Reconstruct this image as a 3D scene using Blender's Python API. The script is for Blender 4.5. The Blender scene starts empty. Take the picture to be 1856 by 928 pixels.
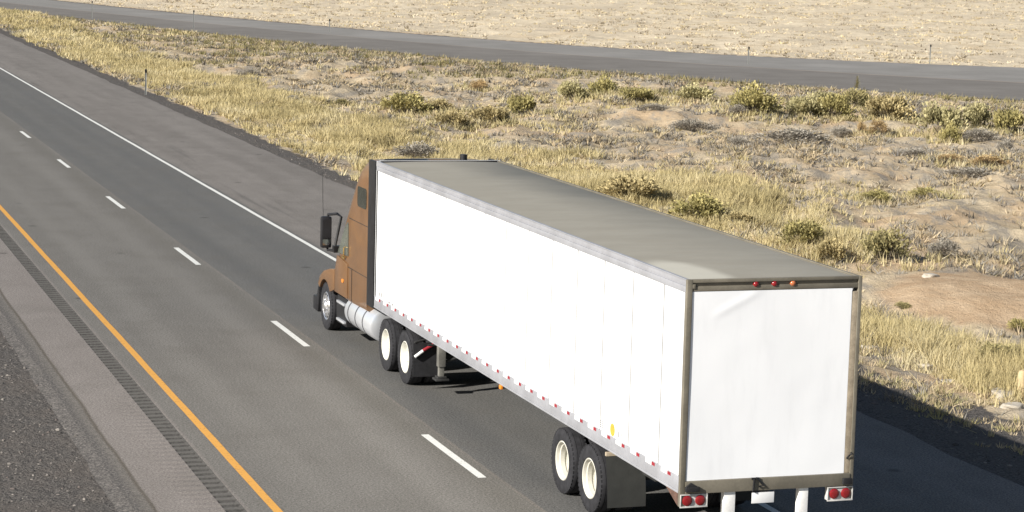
import bpy, bmesh, math, random
import numpy as np
from mathutils import Vector, Matrix

scn = bpy.context.scene
COL = scn.collection
rng = np.random.default_rng(11)
random.seed(5)

# ------------------------------------------------------------------ camera
# world: X to the right of the carriageway, Y along it, Z up; dashed line at X = 0
CAM = Vector((-11.223, -31.964, 8.605))
YAW, PITCH, ROLL = math.radians(18.504), math.radians(7.796), math.radians(1.543)
fw = Vector((math.sin(YAW)*math.cos(PITCH), math.cos(YAW)*math.cos(PITCH), -math.sin(PITCH)))
r0 = fw.cross(Vector((0, 0, 1))).normalized(); u0 = r0.cross(fw)
rt = math.cos(ROLL)*r0 + math.sin(ROLL)*u0; up = -math.sin(ROLL)*r0 + math.cos(ROLL)*u0
cd = bpy.data.cameras.new('camera'); cam = bpy.data.objects.new('camera', cd); COL.objects.link(cam)
M = Matrix.Identity(4)
for i in range(3):
    M[i][0], M[i][1], M[i][2], M[i][3] = rt[i], up[i], -fw[i], CAM[i]
cam.matrix_world = M
cd.sensor_width = 36.0; cd.lens = 4219.04/1856*36; cd.clip_start = 0.5; cd.clip_end = 20000
scn.camera = cam

# ------------------------------------------------------------------ light
SUN_H = Vector((-1.0, -0.36, 0)).normalized()
EL = math.radians(29.4)
to_sun = Vector((SUN_H.x*math.cos(EL), SUN_H.y*math.cos(EL), math.sin(EL)))
sd = bpy.data.lights.new('sun', 'SUN'); sun = bpy.data.objects.new('sun', sd); COL.objects.link(sun)
sd.energy = 4.8; sd.angle = math.radians(0.53); sd.color = (1.0, 0.955, 0.88)
sun.rotation_euler = to_sun.to_track_quat('Z', 'Y').to_euler(); sun.location = (-40, -20, 40)
w = bpy.data.worlds.new('World'); scn.world = w; w.use_nodes = True
nt = w.node_tree; nt.nodes.clear()
sky = nt.nodes.new('ShaderNodeTexSky'); sky.sky_type = 'NISHITA'; sky.sun_disc = False
sky.sun_elevation = EL; sky.sun_rotation = math.atan2(to_sun.x, to_sun.y) % (2*math.pi)
bg = nt.nodes.new('ShaderNodeBackground'); bg.inputs[1].default_value = 0.05
wo = nt.nodes.new('ShaderNodeOutputWorld')
nt.links.new(sky.outputs[0], bg.inputs[0]); nt.links.new(bg.outputs[0], wo.inputs[0])
scn.view_settings.view_transform = 'Standard'; scn.view_settings.look = 'None'
scn.view_settings.exposure = 0.85; scn.view_settings.gamma = 1.0; scn.view_settings.use_curve_mapping = False

# ------------------------------------------------------------------ node helper
class NB:
    def __init__(s, name):
        s.m = bpy.data.materials.new(name); s.m.use_nodes = True
        s.t = s.m.node_tree; s.t.nodes.clear()
        s.out = s.t.nodes.new('ShaderNodeOutputMaterial')
        s.b = s.t.nodes.new('ShaderNodeBsdfPrincipled')
        s.t.links.new(s.b.outputs[0], s.out.inputs[0])
    def n(s, typ, **kw):
        x = s.t.nodes.new(typ)
        for k, v in kw.items(): setattr(x, k, v)
        return x
    def set(s, sock, v):
        if isinstance(v, bpy.types.NodeSocket): s.t.links.new(v, sock)
        elif isinstance(v, (tuple, list)) and len(v) == 3 and sock.type == 'RGBA': sock.default_value = (*v, 1)
        else: sock.default_value = v
    def math(s, op, a, b=None, c=None, clamp=False):
        x = s.n('ShaderNodeMath', operation=op, use_clamp=clamp)
        s.set(x.inputs[0], a)
        if b is not None: s.set(x.inputs[1], b)
        if c is not None: s.set(x.inputs[2], c)
        return x.outputs[0]
    def mix(s, f, a, b, bt='MIX'):
        x = s.n('ShaderNodeMix', data_type='RGBA', blend_type=bt)
        s.set(x.inputs[0], f); s.set(x.inputs[6], a); s.set(x.inputs[7], b)
        return x.outputs[2]
    def pos(s):
        return s.n('ShaderNodeNewGeometry').outputs['Position']
    def scale(s, v, sc):
        x = s.n('ShaderNodeVectorMath', operation='MULTIPLY'); s.set(x.inputs[0], v); x.inputs[1].default_value = sc
        return x.outputs[0]
    def noise(s, v, scale, detail=3, rough=.55):
        x = s.n('ShaderNodeTexNoise'); s.set(x.inputs['Vector'], v)
        x.inputs['Scale'].default_value = scale; x.inputs['Detail'].default_value = detail; x.inputs['Roughness'].default_value = rough
        return x.outputs[0]
    def ramp(s, v, a, b, lo=0., hi=1.):
        x = s.n('ShaderNodeMapRange', interpolation_type='SMOOTHSTEP'); s.set(x.inputs[0], v)
        for k, q in enumerate((a, b, lo, hi)): x.inputs[k+1].default_value = q
        return x.outputs[0]
    def bump(s, h, strength, dist):
        x = s.n('ShaderNodeBump'); x.inputs['Strength'].default_value = strength; x.inputs['Distance'].default_value = dist
        s.set(x.inputs['Height'], h); s.t.links.new(x.outputs[0], s.b.inputs['Normal'])
    def fin(s, col, rough=.6, metal=0., spec=.5):
        s.set(s.b.inputs['Base Color'], col); s.set(s.b.inputs['Roughness'], rough)
        s.set(s.b.inputs['Metallic'], metal); s.b.inputs['Specular IOR Level'].default_value = spec
        return s.m

def mat(name, col, rough=.5, metal=0., spec=.5, var=.12, scale=3., coat=0., bump=0., rvar=1.):
    k = NB(name); p = k.pos()
    n1 = k.noise(p, scale, 5, .65); n2 = k.noise(p, scale*9, 3)
    f = k.ramp(k.math('ADD', k.math('MULTIPLY', n1, .7), k.math('MULTIPLY', n2, .3)), .32, .68)
    lo = tuple(c*(1-var) for c in col); hi = tuple(min(1, c*(1+var)) for c in col)
    if coat: k.b.inputs['Coat Weight'].default_value = coat; k.b.inputs['Coat Roughness'].default_value = .08
    if bump: k.bump(n2, bump, .01)
    return k.fin(k.mix(f, lo, hi), k.ramp(n1, .2, .8, max(0, rough-.08*rvar), min(1, rough+.1*rvar)), metal, spec)

def vcol_mat(name, rough=.85, transl=.25):
    k = NB(name); a = k.n('ShaderNodeAttribute', attribute_name='tint')
    k.fin(a.outputs[0], rough, 0, .15)
    if transl:
        tr = k.n('ShaderNodeBsdfTranslucent'); k.t.links.new(a.outputs[0], tr.inputs[0])
        mx = k.n('ShaderNodeMixShader'); mx.inputs[0].default_value = transl
        k.t.links.new(k.b.outputs[0], mx.inputs[1]); k.t.links.new(tr.outputs[0], mx.inputs[2])
        k.t.links.new(mx.outputs[0], k.out.inputs[0])
    return k.m

MT = {}
MT['white_panel'] = mat('white_panel_paint', (.76, .765, .77), .38, var=.04, scale=.8)
MT['joint'] = mat('panel_joint_sealant', (.12, .12, .125), .6)
MT['door_white'] = None
MT['rail'] = mat('aluminium_rail', (.33, .335, .36), .45, .25, var=.10, scale=2)
MT['frame'] = mat('weathered_steel_frame', (.165, .148, .115), .6, .1, var=.16, scale=3, bump=.1)
MT['jamb'] = mat('beige_jamb', (.36, .30, .22), .7, var=.25, scale=5)
MT['black'] = mat('black_paint', (.012, .012, .014), .45, var=.3)
MT['rubber'] = mat('black_rubber', (.018, .018, .02), .75, spec=.3, var=.35, scale=6)
MT['tyre'] = mat('tyre_rubber', (.022, .022, .025), .8, spec=.3, var=.4, scale=8)
MT['flap'] = mat('mud_flap_rubber', (.036, .037, .035), .75, spec=.25, var=.12, scale=5)
MT['cream'] = mat('cream_wheel_paint', (.55, .54, .48), .4, var=.12, scale=7)
MT['dusty'] = mat('dusty_cream_wheel_paint', (.52, .505, .445), .45, var=.08, scale=6)
MT['chrome'] = mat('polished_aluminium', (.72, .72, .73), .22, .85, var=.08)
MT['tank'] = mat('brushed_aluminium_tank', (.72, .74, .78),   .28, .6, var=.0, rvar=.0)
MT['strap'] = mat('tank_strap_steel', (.10, .10, .11), .45, .3)
MT['brown'] = mat('brown_cab_paint', (.150, .078, .034), .36, coat=.5, var=.1, scale=2)
MT['glass'] = mat('dark_cab_glass', (.035, .037, .03), .08, var=.1)
MT['sideglass'] = mat('pale_reflecting_glass', (.10, .108, .092), .10, var=.25, scale=1.5)  # reflection in the door window painted in as a paler base colour
MT['mirrorglass'] = mat('mirror_glass', (.5, .52, .55), .05, 1., var=.02)
MT['red'] = mat('red_lens', (.22, .010, .012), .2, coat=.5, var=.15, scale=30)
MT['redtape'] = mat('red_reflective_tape', (.27, .02, .03), .4, var=.2, scale=20)
MT['whitetape'] = mat('white_reflective_tape', (.80, .80, .80), .4, var=.04)
MT['amber'] = mat('amber_lens', (.75, .25, .03), .25, coat=.4, var=.1)
MT['amberred'] = mat('faded_amber_red_lens', (.42, .13, .05), .2, coat=.5, var=.2, scale=30)
MT['grey_ink'] = mat('faded_grey_ink', (.22, .22, .22), .6, var=.3, scale=30)
MT['orange_ink'] = mat('orange_decal_ink', (.70, .33, .05), .5, var=.25, scale=30)
MT['rust'] = mat('rusty_steel', (.10, .055, .04), .8, var=.45, scale=9)
MT['dark_steel'] = mat('greasy_dark_steel', (.03, .03, .03), .6, .2, var=.4)
MT['leg_steel'] = mat('grey_leg_steel', (.16, .155, .14), .6, .1, var=.3)
MT['guard'] = mat('white_guard_paint', (.80, .79, .77), .5, var=.10, scale=4)
MT['lampbox'] = mat('grey_white_lamp_box', (.52, .51, .49), .5, var=.15, scale=8)
MT['glint_metal'] = mat('gold_glint_handle', (.62, .42, .16), .25, .8)  # gold base colour paints a yellow reflection onto the handle

def door_mat():
    k = NB('rear_door_white'); p = k.pos()
    n = k.noise(p, .9, 4, .6); st = k.noise(k.scale(p, (3, 1, .5)), 1.6, 5, .7)
    c = k.mix(k.ramp(st, .45, .8), (.87, .88, .90), (.82, .83, .85))
    k.bump(k.noise(p, .7, 2), .35, .06)
    return k.fin(c, .42)
MT['door_white'] = door_mat()

def roof_mat():
    k = NB('trailer_roof_sheet'); p = k.pos()
    sx = k.n('ShaderNodeSeparateXYZ'); k.set(sx.inputs[0], p)
    streak = k.noise(k.scale(p, (1.0, 2.2, 1)), .8, 4, .6); big = k.noise(p, .45, 4, .6)
    c = k.mix(k.ramp(streak, .3, .75), (.252, .232, .190), (.280, .260, .216))
    # tone darkens towards the front right corner; glare painted pale at the rear left
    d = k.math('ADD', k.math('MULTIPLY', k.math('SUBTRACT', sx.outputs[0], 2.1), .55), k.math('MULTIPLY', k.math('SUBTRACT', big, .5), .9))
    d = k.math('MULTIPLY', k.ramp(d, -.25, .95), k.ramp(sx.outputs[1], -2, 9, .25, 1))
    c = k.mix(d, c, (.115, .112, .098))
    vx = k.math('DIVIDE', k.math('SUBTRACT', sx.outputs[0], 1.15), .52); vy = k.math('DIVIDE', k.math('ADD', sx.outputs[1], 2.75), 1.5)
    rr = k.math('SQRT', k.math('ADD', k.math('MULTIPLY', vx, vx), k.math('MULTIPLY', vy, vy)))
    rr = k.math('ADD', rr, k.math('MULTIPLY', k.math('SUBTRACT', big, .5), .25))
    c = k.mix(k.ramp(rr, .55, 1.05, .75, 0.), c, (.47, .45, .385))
    k.bump(k.noise(k.scale(p, (1, 4, 1)), 1.0, 3), .25, .02)
    return k.fin(c, .6, .0, .3)
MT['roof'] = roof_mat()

# ------------------------------------------------------------------ mesh helper
class MB:
    def __init__(s): s.v = []; s.f = []; s.mi = []
    def add(s, v, f, mi=0):
        o = len(s.v); s.v += [tuple(x) for x in v]; s.f += [tuple(i+o for i in q) for q in f]; s.mi += [mi]*len(f); return s
    def box(s, x0, x1, y0, y1, z0, z1, mi=0):
        v = [(x, y, z) for x in (x0, x1) for y in (y0, y1) for z in (z0, z1)]
        return s.add(v, [(0, 1, 3, 2), (4, 6, 7, 5), (0, 4, 5, 1), (2, 3, 7, 6), (0, 2, 6, 4), (1, 5, 7, 3)], mi)
    def prism(s, poly, a, b, axis=0, mi=0):
        n = len(poly); v = []
        for t in (a, b):
            for p, q in poly: v.append({0: (t, p, q), 1: (p, t, q), 2: (p, q, t)}[axis])
        f = [tuple(range(n)), tuple(range(2*n-1, n-1, -1))] + [(i, i+n, (i+1) % n+n, (i+1) % n) for i in range(n)]
        return s.add(v, f, mi)
    def revolve(s, prof, c, axis=0, seg=40, mi=0, close=True):
        # prof: (offset along axis, radius)
        v = []; f = []; m = len(prof)
        for k in range(seg):
            a = 2*math.pi*k/seg; ca, sa = math.cos(a), math.sin(a)
            for t, r in prof:
                v.append({0: (c[0]+t, c[1]+r*ca, c[2]+r*sa), 1: (c[0]+r*ca, c[1]+t, c[2]+r*sa), 2: (c[0]+r*ca, c[1]+r*sa, c[2]+t)}[axis])
        for k in range(seg):
            k2 = (k+1) % seg
            for j in range(m if close else m-1):
                j2 = (j+1) % m; f.append((k*m+j, k*m+j2, k2*m+j2, k2*m+j))
        return s.add(v, f, mi)
    def cyl(s, c, r, a, b, axis=0, seg=24, mi=0):
        v = []
        for t in (a, b):
            for k in range(seg):
                q = 2*math.pi*k/seg; ca, sa = r*math.cos(q), r*math.sin(q)
                v.append({0: (t, c[0]+ca, c[1]+sa), 1: (c[0]+ca, t, c[1]+sa), 2: (c[0]+ca, c[1]+sa, t)}[axis])
        f = [tuple(range(seg)), tuple(range(2*seg-1, seg-1, -1))] + [(i, i+seg, (i+1) % seg+seg, (i+1) % seg) for i in range(seg)]
        return s.add(v, f, mi)
    def tube(s, pts, r, seg=10, mi=0):
        P = [Vector(p) for p in pts]; v = []; f = []
        for i, p in enumerate(P):
            d = (P[min(i+1, len(P)-1)]-P[max(i-1, 0)]).normalized()
            a = d.cross(Vector((.31, .17, .93))).normalized(); b = d.cross(a)
            for k in range(seg):
                q = 2*math.pi*k/seg; v.append(p+r*(a*math.cos(q)+b*math.sin(q)))
        for i in range(len(P)-1):
            for k in range(seg): f.append((i*seg+k, i*seg+(k+1) % seg, (i+1)*seg+(k+1) % seg, (i+1)*seg+k))
        f += [tuple(range(seg)), tuple(range(len(P)*seg-1, (len(P)-1)*seg-1, -1))]
        return s.add(v, f, mi)
    def build(s, name, mats, parent=None, bevel=0., smooth=True, angle=35):
        if not isinstance(mats, (list, tuple)): mats = [mats]
        off = Vector((0, 0, 0)); q = parent
        while q is not None: off += q.location; q = q.parent
        me = bpy.data.meshes.new(name)
        me.from_pydata([(x-off.x, y-off.y, z-off.z) for x, y, z in s.v], [], s.f)
        for m in mats: me.materials.append(m)
        for p_, i in zip(me.polygons, s.mi): p_.material_index = i
        bm = bmesh.new(); bm.from_mesh(me)
        bmesh.ops.delete(bm, geom=[q for q in bm.verts if not q.link_faces], context='VERTS'); bmesh.ops.recalc_face_normals(bm, faces=bm.faces)
        if bevel:
            es = [e for e in bm.edges if len(e.link_faces) == 2 and e.calc_face_angle(0) > .6]
            bmesh.ops.bevel(bm, geom=es, offset=bevel, segments=2, affect='EDGES', profile=.6, clamp_overlap=True)
        bm.to_mesh(me); bm.free()
        if smooth:
            me.polygons.foreach_set('use_smooth', [True]*len(me.polygons)); me.set_sharp_from_angle(angle=math.radians(angle))
        o = bpy.data.objects.new(name, me); COL.objects.link(o)
        if parent: o.parent = parent
        return o

def tag(o, label=None, cat=None, group=None, kind=None):
    if label: o['label'] = label
    if cat: o['category'] = cat
    if group: o['group'] = group
    if kind: o['kind'] = kind
    return o
def empty(name, loc, label, cat, group=None):
    o = bpy.data.objects.new(name, None); COL.objects.link(o); o.location = loc; o.empty_display_size = .3
    return tag(o, label, cat, group)
def copy_tree(o, parent=None):
    c = o.copy(); COL.objects.link(c)
    if parent: c.parent = parent
    for ch in o.children: copy_tree(ch, c)
    return c

# ------------------------------------------------------------------ far road outline (world XY)
NEAR = [(10.3, 228.8), (17.78, 194.6), (23.97, 169.2), (31.82, 141.5), (38.74, 121.84), (45.24, 107.3), (51.65, 96.3), (59.47, 86.63), (62.78, 83.5)]
MIDL = [(11.97, 249), (20.34, 214.6), (27.37, 188.7), (36.41, 160.1), (44.45, 139.5), (52.05, 124.2), (59.59, 112.7), (68.83, 102.46), (72.75, 99.2)]
FARE = [(14.73, 282.3), (23.49, 239.2), (30.8, 208.3), (40.33, 175.95), (49.14, 154.0), (57.91, 138.8), (67.15, 128.2), (79.34, 120.2), (84.83, 118.2)]
def extend(P, left):
    P = list(P); d = np.array(P[-1])-np.array(P[-2]); d = d/np.hypot(*d)
    for t in (15, 40, 90, 200): P.append(tuple(np.array(P[-1])+d*t))
    return [(left, 420.), (left+1.2, 330.)]+P
NEAR = extend(NEAR, 8.2); MIDL = extend(MIDL, 9.0); FARE = extend(FARE, 10.2)
def resample(P, n=160):
    P = np.array(P); s = np.r_[0, np.cumsum(np.hypot(*np.diff(P, axis=0).T))]; t = np.linspace(0, s[-1], n)
    Q = np.stack([np.interp(t, s, P[:, 0]), np.interp(t, s, P[:, 1])], 1)
    k = np.ones(7)/7
    for i in (0, 1): Q[3:-3, i] = np.convolve(Q[:, i], k, 'valid')
    return Q
rN, rM, rF = resample(NEAR), resample(MIDL), resample(FARE)
def xof(R, y):
    o = np.argsort(R[:, 1]); return np.interp(y, R[o, 1], R[o, 0])

# ------------------------------------------------------------------ terrain
def vnoise(x, y, seed=0):
    xi = np.floor(x).astype(np.int64); yi = np.floor(y).astype(np.int64); fx = x-xi; fy = y-yi
    def h(a, b):
        n = (a*374761393+b*668265263+seed*1442695041) & 0xFFFFFFFF
        n = ((n ^ (n >> 13))*1274126177) & 0xFFFFFFFF
        return ((n ^ (n >> 16)) & 0xFFFF)/65535.
    u = fx*fx*(3-2*fx); v = fy*fy*(3-2*fy)
    return (h(xi, yi)*(1-u)+h(xi+1, yi)*u)*(1-v)+(h(xi, yi+1)*(1-u)+h(xi+1, yi+1)*u)*v
def fbm(x, y, s, seed=0, o=3):
    t = 0; a = .5
    for k in range(o): t = t+a*(vnoise(x*s, y*s, seed+k*7)-.5); s *= 2.1; a *= .5
    return t
def sst(a, b, x): t = np.clip((x-a)/(b-a), 0, 1); return t*t*(3-2*t)
def masks(x, y):
    xn = xof(rN, y); xf = xof(rF, y)
    med = sst(9.3, 13., x)*sst(.8, 6., (xn-x)*.85)
    far = sst(1., 9., (x-xf)*.85)
    left = sst(-7., -16., x)
    return med, far, left, xn, xf
MND = (19.6, 19.0)
def mound(x, y): return np.exp(-(((x-MND[0])/3.3)**2+((y-MND[1])/5.0)**2)**1.6)
def height(x, y):
    x = np.asarray(x, float); y = np.asarray(y, float)
    med, far, left, xn, xf = masks(x, y)
    md = mound(x, y)
    rough = 1-.8*md
    q = x*.35+y*.94; pq = x*.94-y*.35
    ledge = fbm(pq*.7, q*.22, .9, 21, 3)
    h = -.035 - .10*sst(9.0, 11.0, x)*sst(.5, 3., (xn-x)) \
        + med*(-.12+1.15*fbm(x, y, .10, 1, 3)+.45*fbm(x, y, .3, 2, 2)+rough*(.62*ledge+.26*fbm(x, y, .9, 3, 3)+.16*fbm(x, y, 1.9, 4, 2))) + .55*md*med
    h = h + far*(.9*fbm(x, y, .025, 5, 3)+.55*fbm(x, y*1.4, .3, 6, 4)) + left*(.8*fbm(x, y, .05, 8, 3)-.1)
    dist = np.hypot(x, y)
    h = h + far*3.0*sst(900, 4500, dist)*0
    return h
def H1(x, y): return float(height(np.array([x]), np.array([y]))[0])

def axis(segs):
    out = []
    for a, b, st in segs: out += list(np.arange(a, b-1e-6, st))
    return np.array(out+[segs[-1][1]])
gx = np.r_[-np.geomspace(4500, 44, 16), axis([(-40, -8, 2.), (-8, 8, 1.), (8, 34, .28), (34, 70, .5), (70, 130, 1.), (130, 420, 4.)]), np.geomspace(440, 5000, 18)]
gy = np.r_[-np.geomspace(4500, 64, 14), axis([(-60, -8, 4.), (-8, 60, .3), (60, 130, .5), (130, 250, 1.), (250, 560, 4.)]), np.geomspace(590, 6500, 20)]
X, Y = np.meshgrid(gx, gy); Z = height(X.ravel(), Y.ravel())
med, far, left, xn, xf = masks(X.ravel(), Y.ravel())
nx, ny = len(gx), len(gy)
def grid_mesh(name, co, nx, ny, mat_):
    me = bpy.data.meshes.new(name); n = nx*ny
    me.vertices.add(n); me.vertices.foreach_set('co', co.astype(np.float32).ravel())
    i = np.arange(nx-1); j = np.arange(ny-1); I, J = np.meshgrid(i, j); a = (J*nx+I).ravel()
    q = np.stack([a, a+1, a+1+nx, a+nx], 1)
    me.loops.add(q.size); me.loops.foreach_set('vertex_index', q.ravel().astype(np.int32))
    me.polygons.add(len(q)); me.polygons.foreach_set('loop_start', np.arange(0, q.size, 4, dtype=np.int32)); 
    me.polygons.foreach_set('use_smooth', np.ones(len(q), bool))
    me.update(calc_edges=True); me.materials.append(mat_)
    o = bpy.data.objects.new(name, me); COL.objects.link(o); return o

def ground_mat():
    k = NB('desert_ground'); p = k.pos()
    sx = k.n('ShaderNodeSeparateXYZ'); k.set(sx.inputs[0], p)
    at = k.n('ShaderNodeAttribute', attribute_name='zone'); sz = k.n('ShaderNodeSeparateColor'); k.set(sz.inputs[0], at.outputs[0])
    nb = k.noise(p, .16, 4, .6); nm = k.noise(p, .7, 5, .65); nf = k.noise(p, 3.2, 5, .7); nff = k.noise(p, 17., 3, .7)
    stv = k.n('ShaderNodeVectorRotate', rotation_type='Z_AXIS'); k.set(stv.inputs['Vector'], p); stv.inputs['Angle'].default_value = .36
    st = k.noise(k.scale(stv.outputs[0], (1.1, .35, 1)), 1.0, 5, .65)
    soil = k.mix(k.ramp(nm, .35, .62), (.37, .295, .195), (.52, .43, .30))
    soil = k.mix(k.ramp(nb, .45, .62), soil, (.43, .32, .205))
    soil = k.mix(k.ramp(st, .47, .62, 0, .85), soil, (.27, .24, .20))
    soil = k.mix(k.ramp(nf, .56, .70, 0, .75), soil, (.17, .145, .11))
    soil = k.mix(k.ramp(nff, .60, .72, 0, .5), soil, (.60, .52, .39))
    # smooth bare mound
    bare = k.mix(k.ramp(k.noise(k.scale(p, (1, .5, 1)), 1.3, 5, .6), .35, .7), (.36, .255, .16), (.46, .345, .23))
    soil = k.mix(k.ramp(k.math('ADD', sz.outputs[2], k.math('MULTIPLY', k.math('SUBTRACT', nm, .5), .7)), .25, .5), soil, bare)
    # the pale plain behind the far road
    pl = k.mix(k.ramp(nm, .32, .66), (.49, .41, .295), (.64, .55, .41))
    pl = k.mix(k.ramp(nb, .5, .66, 0, .7), pl, (.50, .40, .27))
    pst = k.noise(k.scale(stv.outputs[0], (.25, .07, 1)), .5, 5, .65)
    pl = k.mix(k.ramp(pst, .45, .62, 0, .7), pl, (.43, .365, .275))
    pl = k.mix(k.ramp(nf, .57, .68, 0, .8), pl, (.27, .22, .16))
    soil = k.mix(sz.outputs[1], soil, pl)
    # gravel verges: dark crushed stone
    gv = k.noise(p, 22., 4, .75); gl = k.n('ShaderNodeTexVoronoi'); k.set(gl.inputs['Vector'], p); gl.inputs['Scale'].default_value = 15.
    gr = k.mix(k.ramp(gv, .38, .66), (.052, .049, .047), (.165, .150, .137))
    gr = k.mix(k.ramp(gl.outputs['Distance'], .16, .06, 0, .4), gr, (.22, .205, .19))
    gr = k.mix(k.ramp(nm, .4, .65, 0, .5), gr, (.115, .10, .088))
    ge = k.math('ADD', sz.outputs[0], k.math('MULTIPLY', k.math('SUBTRACT', k.noise(p, 1.6, 5, .7), .5), 1.5))
    c = k.mix(k.ramp(ge, .4, .6), soil, gr)
    hgt = k.math('ADD', k.math('MULTIPLY', nf, 1.0), k.math('ADD', k.math('MULTIPLY', nff, .35), k.math('MULTIPLY', gv, .25)))
    k.bump(hgt, .9, .12)
    return k.fin(c, .95, 0, .1)
g = grid_mesh('ground', np.stack([X.ravel(), Y.ravel(), Z], 1), nx, ny, ground_mat()); tag(g, kind='structure')
zr = np.zeros((nx*ny, 4), np.float32); xx, yy = X.ravel(), Y.ravel()
gedge = 9.5+1.2*fbm(xx, yy, .25, 31, 3)+1.9*sst(26, 6, yy)
zr[:, 0] = np.where(xx > 0, sst(.7, -.5, xx-gedge), sst(-15, -11, xx)+(xx > -11))
zr[:, 0] = np.maximum(zr[:, 0], np.where(xx > 12, sst(.2, -.6, (xn-xx)*.85)*.85*(xx < xf+1.), 0))
zr[:, 1] = sst(.5, 3., (xx-xf)*.85); zr[:, 2] = mound(xx, yy); zr[:, 3] = 1
ca = g.data.attributes.new('zone', 'FLOAT_COLOR', 'POINT'); ca.data.foreach_set('color', zr.ravel())

# ------------------------------------------------------------------ roads
def road_mat():
    k = NB('highway_asphalt'); p = k.pos()
    sx = k.n('ShaderNodeSeparateXYZ'); k.set(sx.inputs[0], p); x = sx.outputs[0]
    wob = k.math('MULTIPLY', k.math('SUBTRACT', k.noise(k.scale(p, (1, .25, 1)), .9, 4, .6), .5), .22)
    xw = k.math('ADD', x, wob)
    lng = k.math('ADD', k.math('MULTIPLY', k.noise(k.scale(p, (1.2, .05, 1)), 1.0, 3, .5), .5), k.math('MULTIPLY', k.noise(k.scale(p, (1, .45, 1)), 1.4, 6, .7), .5)); mott = k.noise(p, .55, 5, .65); gr = k.noise(p, 26., 3, .8); gr2 = k.noise(p, 60., 2, .8)
    lane_l = k.mix(k.ramp(lng, .3, .7), (.122, .115, .104), (.144, .136, .124))
    lane_r = k.mix(k.ramp(lng, .3, .7), (.094, .092, .088), (.115, .112, .106))
    # worn wheel paths in both lanes
    def path(cx, wd): 
        d = k.math('ABSOLUTE', k.math('SUBTRACT', xw, cx)); return k.ramp(d, wd, 0.)
    lane_l = k.mix(k.math('MULTIPLY', k.math('MAXIMUM', path(-2.75, .5), path(-.95, .5)), .45), lane_l, (.165, .156, .142))
    lane_l = k.mix(k.math('MULTIPLY', path(-.1, .5), .45), lane_l, (.105, .098, .085))
    lane_r = k.mix(k.math('MULTIPLY', k.math('MAXIMUM', path(1.0, .45), path(2.8, .45)), .4), lane_r, (.082, .082, .081))
    sh_l = k.mix(k.ramp(lng, .3, .7), (.165, .147, .134), (.195, .176, .162))
    sh_r = k.mix(k.ramp(lng, .32, .68), (.134, .122, .111), (.178, .163, .149))
    stk = k.noise(k.scale(p, (1.5, .05, 1)), 2.2, 3, .5)
    sh_r = k.mix(k.math('MULTIPLY', k.ramp(stk, .56, .72, 0, .5), k.ramp(x, 6.3, 4.4)), sh_r, (.085, .08, .075))
    lip = k.mix(k.ramp(k.noise(p, 6., 5, .7), .4, .6), (.115, .105, .094), (.150, .137, .122))
    c = k.mix(k.ramp(xw, .20, .30), lane_l, lane_r)
    seam = k.ramp(k.math('ABSOLUTE', k.math('SUBTRACT', k.math('ADD', x, k.math('MULTIPLY', wob, .25)), .26)), .05, .015)
    c = k.mix(k.math('MULTIPLY', seam, .35), c, (.19, .165, .14))
    c = k.mix(k.ramp(xw, 3.85, 4.0), c, sh_r)
    c = k.mix(k.ramp(k.math('ADD', x, k.math('MULTIPLY', wob, .3)), -4.02, -4.12), c, sh_l)
    edge = k.math('ADD', x, k.math('MULTIPLY', wob, .8))
    c = k.mix(k.ramp(edge, -5.40, -5.46), c, lip)
    c = k.mix(k.ramp(k.math('ADD', x, k.math('MULTIPLY', k.math('SUBTRACT', k.noise(p, 7., 4, .7), .5), .5)), -5.50, -5.66), c, k.mix(k.ramp(k.noise(p, 22., 4, .75), .38, .66), (.052, .049, .047), (.165, .150, .137)))
    c = k.mix(k.math('MULTIPLY', k.ramp(edge, -5.36, -5.42), k.ramp(edge, -5.48, -5.42)), c, (.09, .078, .064))
    c = k.mix(k.math('MULTIPLY', k.ramp(mott, .45, .75), .35), c, (.10, .092, .08))
    # small cracks / oil spots
    vor = k.n('ShaderNodeTexVoronoi'); k.set(vor.inputs['Vector'], p); vor.inputs['Scale'].default_value = .42
    c = k.mix(k.ramp(vor.outputs['Distance'], .075, .03, 0, .6), c, (.035, .033, .03))
    grain = k.ramp(k.math('ADD', k.math('MULTIPLY', gr, .6), k.math('MULTIPLY', gr2, .4)), .36, .64, .48, 1.55)
    cg = k.n('ShaderNodeCombineColor'); [k.set(cg.inputs[i], grain) for i in range(3)]
    c = k.mix(1., c, cg.outputs[0], 'MULTIPLY')
    # fine ripples across the left shoulder
    rip = k.n('ShaderNodeTexWave', wave_type='BANDS', bands_direction='Y'); k.set(rip.inputs['Vector'], p); rip.inputs['Scale'].default_value = 1.05; rip.inputs['Distortion'].default_value = 1.2
    rf = k.math('MULTIPLY', k.ramp(x, -5.1, -4.6), k.ramp(x, -4.36, -4.42)); rf = k.math('MULTIPLY', rf, k.ramp(sx.outputs[1], 15, 7))
    k.bump(k.math('ADD', k.math('MULTIPLY', gr, .5), k.math('MULTIPLY', k.math('MULTIPLY', rip.outputs[0], rf), 1.6)), .5, .02)
    return k.fin(c, .88, 0, .22)
ASPH = road_mat()
XL, XR = -5.72, 8.5
RX0, RX1 = -4.42, -4.11
ye = np.r_[np.arange(-80, 60, .25), np.arange(60, 421, 1.0)]
el = XL+.10*fbm(ye*0, ye, .9, 44, 4); er = XR+.3*fbm(ye*0, ye, .4, 45, 3)
mb = MB(); n = len(ye)
def strip(mb, xa, xb, zc=0., skirt_a=False, skirt_b=False, mi=0):
    cols = [(xa, zc), (xb, zc)]
    if skirt_a: cols = [(xa-.30, zc-.045)]+cols
    if skirt_b: cols = cols+[(xb+.05, zc-.12)]
    m = len(cols); v = []
    for i in range(n):
        for cx, cz in cols: v.append((cx[i] if hasattr(cx, '__len__') else cx, ye[i], cz))
    f = [(i*m+j, i*m+j+1, (i+1)*m+j+1, (i+1)*m+j) for i in range(n-1) for j in range(m-1)]
    mb.add(v, f, mi)
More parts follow.
